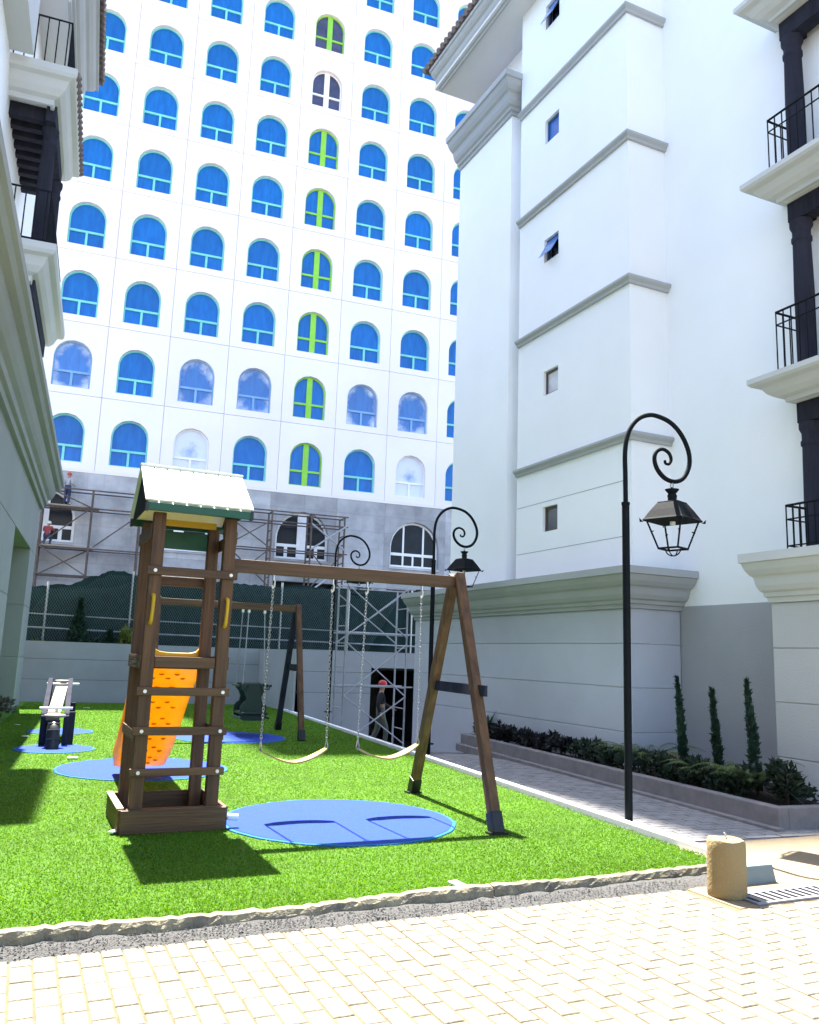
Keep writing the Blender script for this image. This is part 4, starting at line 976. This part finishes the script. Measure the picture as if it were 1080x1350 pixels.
def shrub(loc, r, h, n, size, mtl, label, cat='shrub', group=None, name='shrub'):
    root = empty(name, loc); tag(root, label, cat, group)
    lobes = [(random.uniform(-.5, .5)*r, random.uniform(-.5, .5)*r, h*random.uniform(.35, .8), random.uniform(.4, .6)*r) for _ in range(6)]
    def fn(i):
        l = random.choice(lobes); v = Vector((random.gauss(0, 1), random.gauss(0, 1), random.gauss(0, 1))).normalized()*l[3]*random.uniform(.5, 1)
        p = Vector((l[0]+v.x, l[1]+v.y, max(.02, l[2]+v.z*h/r*.6))); return p, v+Vector((0, 0, .3*r))
    leaves(n, fn, size, mtl, 'foliage', root)
    m = MB()
    for l in lobes[:4]: m.tube([(0, 0, 0), (l[0]*.4, l[1]*.4, l[2]*.5), (l[0], l[1], l[2])], [.014, .010, .004], 5)
    m.build('stems', BARK, root)
    return root
def fern(loc, n, L, mtl, label):
    root = empty('fern', loc); tag(root, label, 'fern', 'pale ferns in the planter'); 
    n = int(n*1.9)
    for q in range(n):
        a = 2*math.pi*q/n+random.uniform(-.3, .3); Lf = L*random.uniform(.45, 1.0); m = MB(); pts = []
        for i in range(15):
            t = i/14; rr = Lf*t; z = Lf*(1.30*t-.95*t*t)+.02; pts.append(Vector((rr*math.cos(a), rr*math.sin(a), z)))
        m.tube(pts, .003, 4)
        for i in range(2, 15):
            d = (pts[i]-pts[i-1]).normalized(); sd = d.cross(Vector((0, 0, 1))).normalized(); ll = .075*math.sin(math.pi*min(1, i/14*.9+.08))*L/.5
            for s in (-1, 1):
                for k in (0, .5):
                    p = pts[i-1].lerp(pts[i], k); tip = p+sd*s*ll+d*ll*.4-Vector((0, 0, ll*.25)); m.add([p-d*.007, tip, p+d*.008], [(0, 1, 2)])
        m.build('frond', mtl, root, fix=False)
    return root
def cypress(loc, h, r, lean, label, n=900, group='thin cypresses in the planter'):
    root = empty('cypress', loc); tag(root, label, 'cypress', group)
    MB().tube([(0, 0, 0), (lean*.5, 0, h*.5), (lean, 0, h*.95)], [.02, .014, .004], 6).build('trunk', BARK, root)
    def fn(i):
        t = random.random()**.9; z = h*(.06+.94*t); rr = r*(math.sin(math.pi*min(1, t*.8+.18))**.8)*random.uniform(.3, 1)*(1-.55*t)*1.25; a = random.uniform(0, 6.283)
        return (lean*t+rr*math.cos(a), rr*math.sin(a), z), (.35*math.cos(a), .35*math.sin(a), 1.4)
    leaves(n, fn, .05, LEAFC, 'crown', root, 2.2, 0); return root
# dark low shrubs, far end reddish, nearer end green
NSH = 15; ORD = 'first second third fourth fifth sixth seventh eighth'.split()
for i in range(NSH):
    v = 14.95-i*.48; a = 7.16+random.uniform(-.03, .06); far = i < 7
    names = 'purplish dark' if far else 'dark green'
    shrub(tuple(yd(a, v, .10)), .30, .34 if far else .30+random.uniform(0, .12), 420, .07 if far else .06, LEAFP if far else LEAFD,
          ORD[i if far else i-7]+(' purplish dark shrub of the planter row, counted from the far end' if far else ' dark green shrub of the planter row, counted after the purplish ones'), 'shrub', 'purplish shrubs in the planter' if far else 'dark green shrubs in the planter')
for i in range(4):
    shrub(tuple(yd(7.55+.04*i, 10.0-i*.72, .10)), .34, .24, 420, .05, LEAFD, ['low dark ground cover shrub behind the dry fern', 'low dark ground cover shrub at the leftmost cypress foot', 'low dark ground cover shrub at the middle cypress foot', 'low dark ground cover shrub at the rightmost cypress foot'][i], 'shrub', 'ground cover shrubs by the cypresses')
fern(tuple(yd(7.35, 10.1, .16)), 14, .80, LEAFF, 'pale green fern behind the nearest lamp post')
fern(tuple(yd(7.55, 9.45, .16)), 11, .62, mat('dry_fern', (.13, .11, .06), .7, .3, 6), 'dry brownish fern beside the pale fern in the planter')
fern(tuple(yd(7.25, 8.75, .18)), 12, .58, LEAFF, 'low pale green fern before the middle cypress')
fern(tuple(yd(7.35, 8.15, .18)), 13, .78, LEAFF, 'arching pale green fern between the middle and right cypresses')
cypress((8.18, 8.88, .1), 1.36, .058, -.10, 'leftmost of the three thin cypresses in the planter')
cypress((8.18, 8.26, .1), 1.22, .056, -.10, 'shorter middle cypress of the three in the planter')
cypress((8.18, 7.66, .1), 1.36, .068, -.13, 'rightmost and thickest of the three planter cypresses')
shrub(tuple(yd(7.30, 7.50, .12)), .26, .50, 380, .08, LEAFD, 'leafy green shrub at the near corner of the planter', 'shrub')
# broad-leaf sprout at the far end of the planter
sp = empty('leafy_sprout', tuple(yd(7.2, 14.9, .1))); tag(sp, 'upright broad leafed sprout at the far end of the planter', 'plant')
for q in range(7):
    a = q*.9; m = MB(); L = random.uniform(.35, .55)
    c = [(L*t*.35*math.cos(a)*t, L*t*.35*math.sin(a)*t, L*t) for t in (0, .3, .6, .85, 1)]; wds = (.01, .04, .05, .03, .002)
    m.add([(p[0]-wd_*math.sin(a), p[1]+wd_*math.cos(a), p[2]) for p, wd_ in zip(c, wds)]+[(p[0]+wd_*math.sin(a), p[1]-wd_*math.cos(a), p[2]) for p, wd_ in zip(c, wds)], [(i, i+1, i+6, i+5) for i in range(4)])
    m.build('leaf', LEAFC, sp, fix=False)
# plants behind the rear wall
def conifer(loc, h, r, label):
    root = empty('conifer', loc); tag(root, label, 'conifer', 'conifers behind the rear wall')
    MB().tube([(0, 0, 0), (0, 0, h*.9)], [.04, .01], 6).build('trunk', BARK, root)
    def fn(i):
        t = random.random(); rr = r*(1-t)**.7*(.35+.65*random.random())*(.55+.45*math.sin(t*3+1)); a = random.uniform(0, 6.283)
        return (rr*math.cos(a), rr*math.sin(a), h*(.02+.98*t)), (math.cos(a), math.sin(a), 1.2)
    leaves(1500, fn, .12, LEAFC, 'crown', root, 2.0, 0)
conifer((1.55, 26.98, 1.15), 1.85, .42, 'feathery dark conifer above the rear wall at left')
conifer((3.35, 26.98, 1.15), 1.15, .30, 'small dark conifer above the rear wall beside the tower')
conifer((2.45, 27.0, 1.15), .9, .36, 'short bushy conifer above the rear wall near the middle')
shrub((2.9, 26.95, 1.15), .48, 1.0, 600, .11, LEAFY, 'yellow green bush above the rear wall beside the tower post', 'bush')
shrub((.45, 27.0, 1.15), .35, .6, 400, .10, LEAFY, 'low yellow green bush above the rear wall near the left building', 'bush')
shrub((2.05, 27.0, 1.15), .4, .65, 400, .10, LEAFD, 'dark bush between the conifers above the rear wall', 'bush')
shrub((4.6, 27.0, 1.15), .4, .55, 400, .10, LEAFD, 'dark bush above the rear wall right of the tower', 'bush')
# dry cuttings at the foot of the left wall
hs_ = shrub((-.35, 20.2, .0), .5, .5, 260, .10, mat('dry_leaf', (.10, .10, .07), .9, .3, 8), 'small heap of dry cuttings at the foot of the left wall', 'cuttings', None, 'cuttings_heap')

# ================================================================== PEOPLE
def skin_mesh(name, verts, edges, radii, mtl, parent, sub=1):
    me = bpy.data.meshes.new(name); me.from_pydata(verts, edges, []); o = bpy.data.objects.new(name, me); col.objects.link(o)
    o.modifiers.new('skin', 'SKIN'); 
    for i, r in enumerate(radii): me.skin_vertices[0].data[i].radius = (r, r)
    me.skin_vertices[0].data[0].use_root = True
    s = o.modifiers.new('sub', 'SUBSURF'); s.levels = sub; s.render_levels = sub
    dg = bpy.context.evaluated_depsgraph_get(); dg.update(); nm = bpy.data.meshes.new_from_object(o.evaluated_get(dg))
    bpy.data.objects.remove(o); nm.materials.clear(); nm.materials.append(mtl); nm.polygons.foreach_set('use_smooth', [True]*len(nm.polygons))
    return link(name, nm, parent)
def person(loc, rz, label, shirt, trousers, hat, pose, s=1.0):
    root = empty('person', loc, rz); root.scale = (s, s, s); tag(root, label, 'person')
    J = {'pel': (0, 0, .95), 'sp': (0, .0, 1.18), 'ch': (0, .0, 1.38), 'nk': (0, -.01, 1.50), 'hd': (0, -.03, 1.60), 'top': (0, -.02, 1.70)}
    for sd, k in ((-1, 'l'), (1, 'r')):
        J['sh'+k] = (sd*.18, 0, 1.42); J['hp'+k] = (sd*.09, 0, .92)
    J.update(pose)
    names = list(J); idx = {n_: i for i, n_ in enumerate(names)}; verts = [J[n_] for n_ in names]
    E = [('pel', 'sp'), ('sp', 'ch'), ('ch', 'nk'), ('nk', 'hd'), ('hd', 'top')]
    for k in 'lr': E += [('ch', 'sh'+k), ('sh'+k, 'el'+k), ('el'+k, 'wr'+k), ('pel', 'hp'+k), ('hp'+k, 'kn'+k), ('kn'+k, 'an'+k), ('an'+k, 'to'+k)]
    rad = {'pel': .125, 'sp': .12, 'ch': .14, 'nk': .055, 'hd': .095, 'top': .075}
    for k in 'lr': rad.update({'sh'+k: .065, 'el'+k: .045, 'wr'+k: .032, 'hp'+k: .095, 'kn'+k: .06, 'an'+k: .042, 'to'+k: .035})
    rr = [rad[n_] for n_ in names]
    # hands: palm and five fingers
    for k, sd in (('l', -1), ('r', 1)):
        w_, e_ = Vector(J['wr'+k]), Vector(J['el'+k]); d = (w_-e_).normalized(); sidev = d.cross(Vector((0, 1, .2))).normalized(); pc = w_+d*.05
        i0 = len(verts); verts.append(tuple(pc)); rr.append(.028); E.append((idx['wr'+k], i0))
        for f, (off, L) in enumerate(((-.03, .06), (-.012, .075), (.008, .08), (.026, .07), (.04, .045))):
            a = pc+sidev*off+d*(.035 if f < 4 else .0); b = a+d*L+Vector((0, -.015, 0)); n1 = len(verts); verts += [tuple(a), tuple(b)]; rr += [.011, .009]; E += [(i0, n1), (n1, n1+1)]
    edges = [(idx[a] if isinstance(a, str) else a, idx[b] if isinstance(b, str) else b) for a, b in E]
    skin_mesh('body', verts, edges, rr, SKIN, root)
    def sub(nm, keys, Es, extra, mtl):
        ii = {n_: i for i, n_ in enumerate(keys)}; skin_mesh(nm, [J[n_] for n_ in keys], [(ii[a], ii[b]) for a, b in Es], [rad[n_]+extra for n_ in keys], mtl, root)
    sub('shirt', ['pel', 'sp', 'ch', 'shl', 'ell', 'wrl', 'shr', 'elr', 'wrr'], [('pel', 'sp'), ('sp', 'ch'), ('ch', 'shl'), ('shl', 'ell'), ('ell', 'wrl'), ('ch', 'shr'), ('shr', 'elr'), ('elr', 'wrr')], .016, shirt)
    sub('trousers', ['sp', 'pel', 'hpl', 'knl', 'anl', 'hpr', 'knr', 'anr'], [('sp', 'pel'), ('pel', 'hpl'), ('hpl', 'knl'), ('knl', 'anl'), ('pel', 'hpr'), ('hpr', 'knr'), ('knr', 'anr')], .02, trousers)
    for k in 'lr': MB().bar(Vector(J['an'+k])+Vector((0, .03, -.03)), Vector(J['to'+k])+Vector((0, -.03, -.005)), .09, .08).build('boot', BLACKP, root, bevel=.02)
    h = Vector(J['hd']); MB().lathe([(.135, .06), (.125, .065), (.12, .12), (.095, .17), (.05, .20), (.005, .205)], (h.x, h.y, h.z-.02), 14).build('helmet', hat, root, smooth=True)
    MB().lathe([(.012, -.02), (.016, 0), (.008, .025)], (h.x, h.y-.10, h.z), 6).build('nose', SKIN, root)
    return root
stand = {'ell': (-.27, .02, 1.16), 'wrl': (-.22, -.18, 1.10), 'elr': (.27, .0, 1.18), 'wrr': (.16, -.2, 1.24), 'knl': (-.11, -.03, .50), 'anl': (-.12, .02, .08), 'tol': (-.13, -.14, .04), 'knr': (.12, -.02, .50), 'anr': (.14, .02, .08), 'tor': (.16, -.14, .04)}
crouch = dict(stand); crouch.update({'pel': (0, .1, .42), 'sp': (0, .08, .66), 'ch': (0, -.02, .86), 'nk': (0, -.06, .97), 'hd': (0, -.10, 1.07), 'top': (0, -.1, 1.17), 'shl': (-.18, -.02, .90), 'shr': (.18, -.02, .9), 'ell': (-.26, -.2, .74), 'wrl': (-.16, -.36, .8), 'elr': (.26, -.2, .74), 'wrr': (.12, -.38, .78), 'hpl': (-.1, .08, .40), 'hpr': (.1, .08, .40), 'knl': (-.16, -.28, .46), 'knr': (.16, -.28, .46), 'anl': (-.14, .0, .08), 'tol': (-.15, -.16, .04), 'anr': (.14, 0, .08), 'tor': (.15, -.16, .04)})
walk = dict(stand); walk.update({'knl': (-.09, -.16, .52), 'anl': (-.1, -.12, .1), 'tol': (-.1, -.28, .05), 'knr': (.1, .06, .5), 'anr': (.1, .28, .12), 'tor': (.1, .16, .04), 'ell': (-.25, .10, 1.16), 'wrl': (-.25, .02, .95), 'elr': (.25, -.08, 1.16), 'wrr': (.22, -.28, 1.06)})
REDH = mat('red_helmet', (.45, .03, .03), .4); GREYSH = mat('pale_grey_shirt', (.35, .36, .40), .9); NAVY = mat('navy_trousers', (.03, .045, .10), .9); REDS = mat('dull_red_shirt', (.30, .05, .06), .9)
DARKS = mat('dark_shirt', (.02, .02, .024), .9); KHAKI = mat('khaki_trousers', (.10, .11, .08), .9)
person((*fx(1.45, .9), 8.40), 2.4, 'worker in pale shirt and red helmet standing on the upper scaffold deck', GREYSH, NAVY, REDH, stand, .93)
person((*fx(.75, .9), 6.40), 2.9, 'worker in red shirt crouching on the lower scaffold deck', REDS, NAVY, mat('white_helmet', (.7, .7, .7), .4), crouch, .93)
person((8.8, 20.75, -.80), 1.25, 'worker in dark clothes and red cap walking past the garage doorway', DARKS, KHAKI, REDH, walk, 1.0)
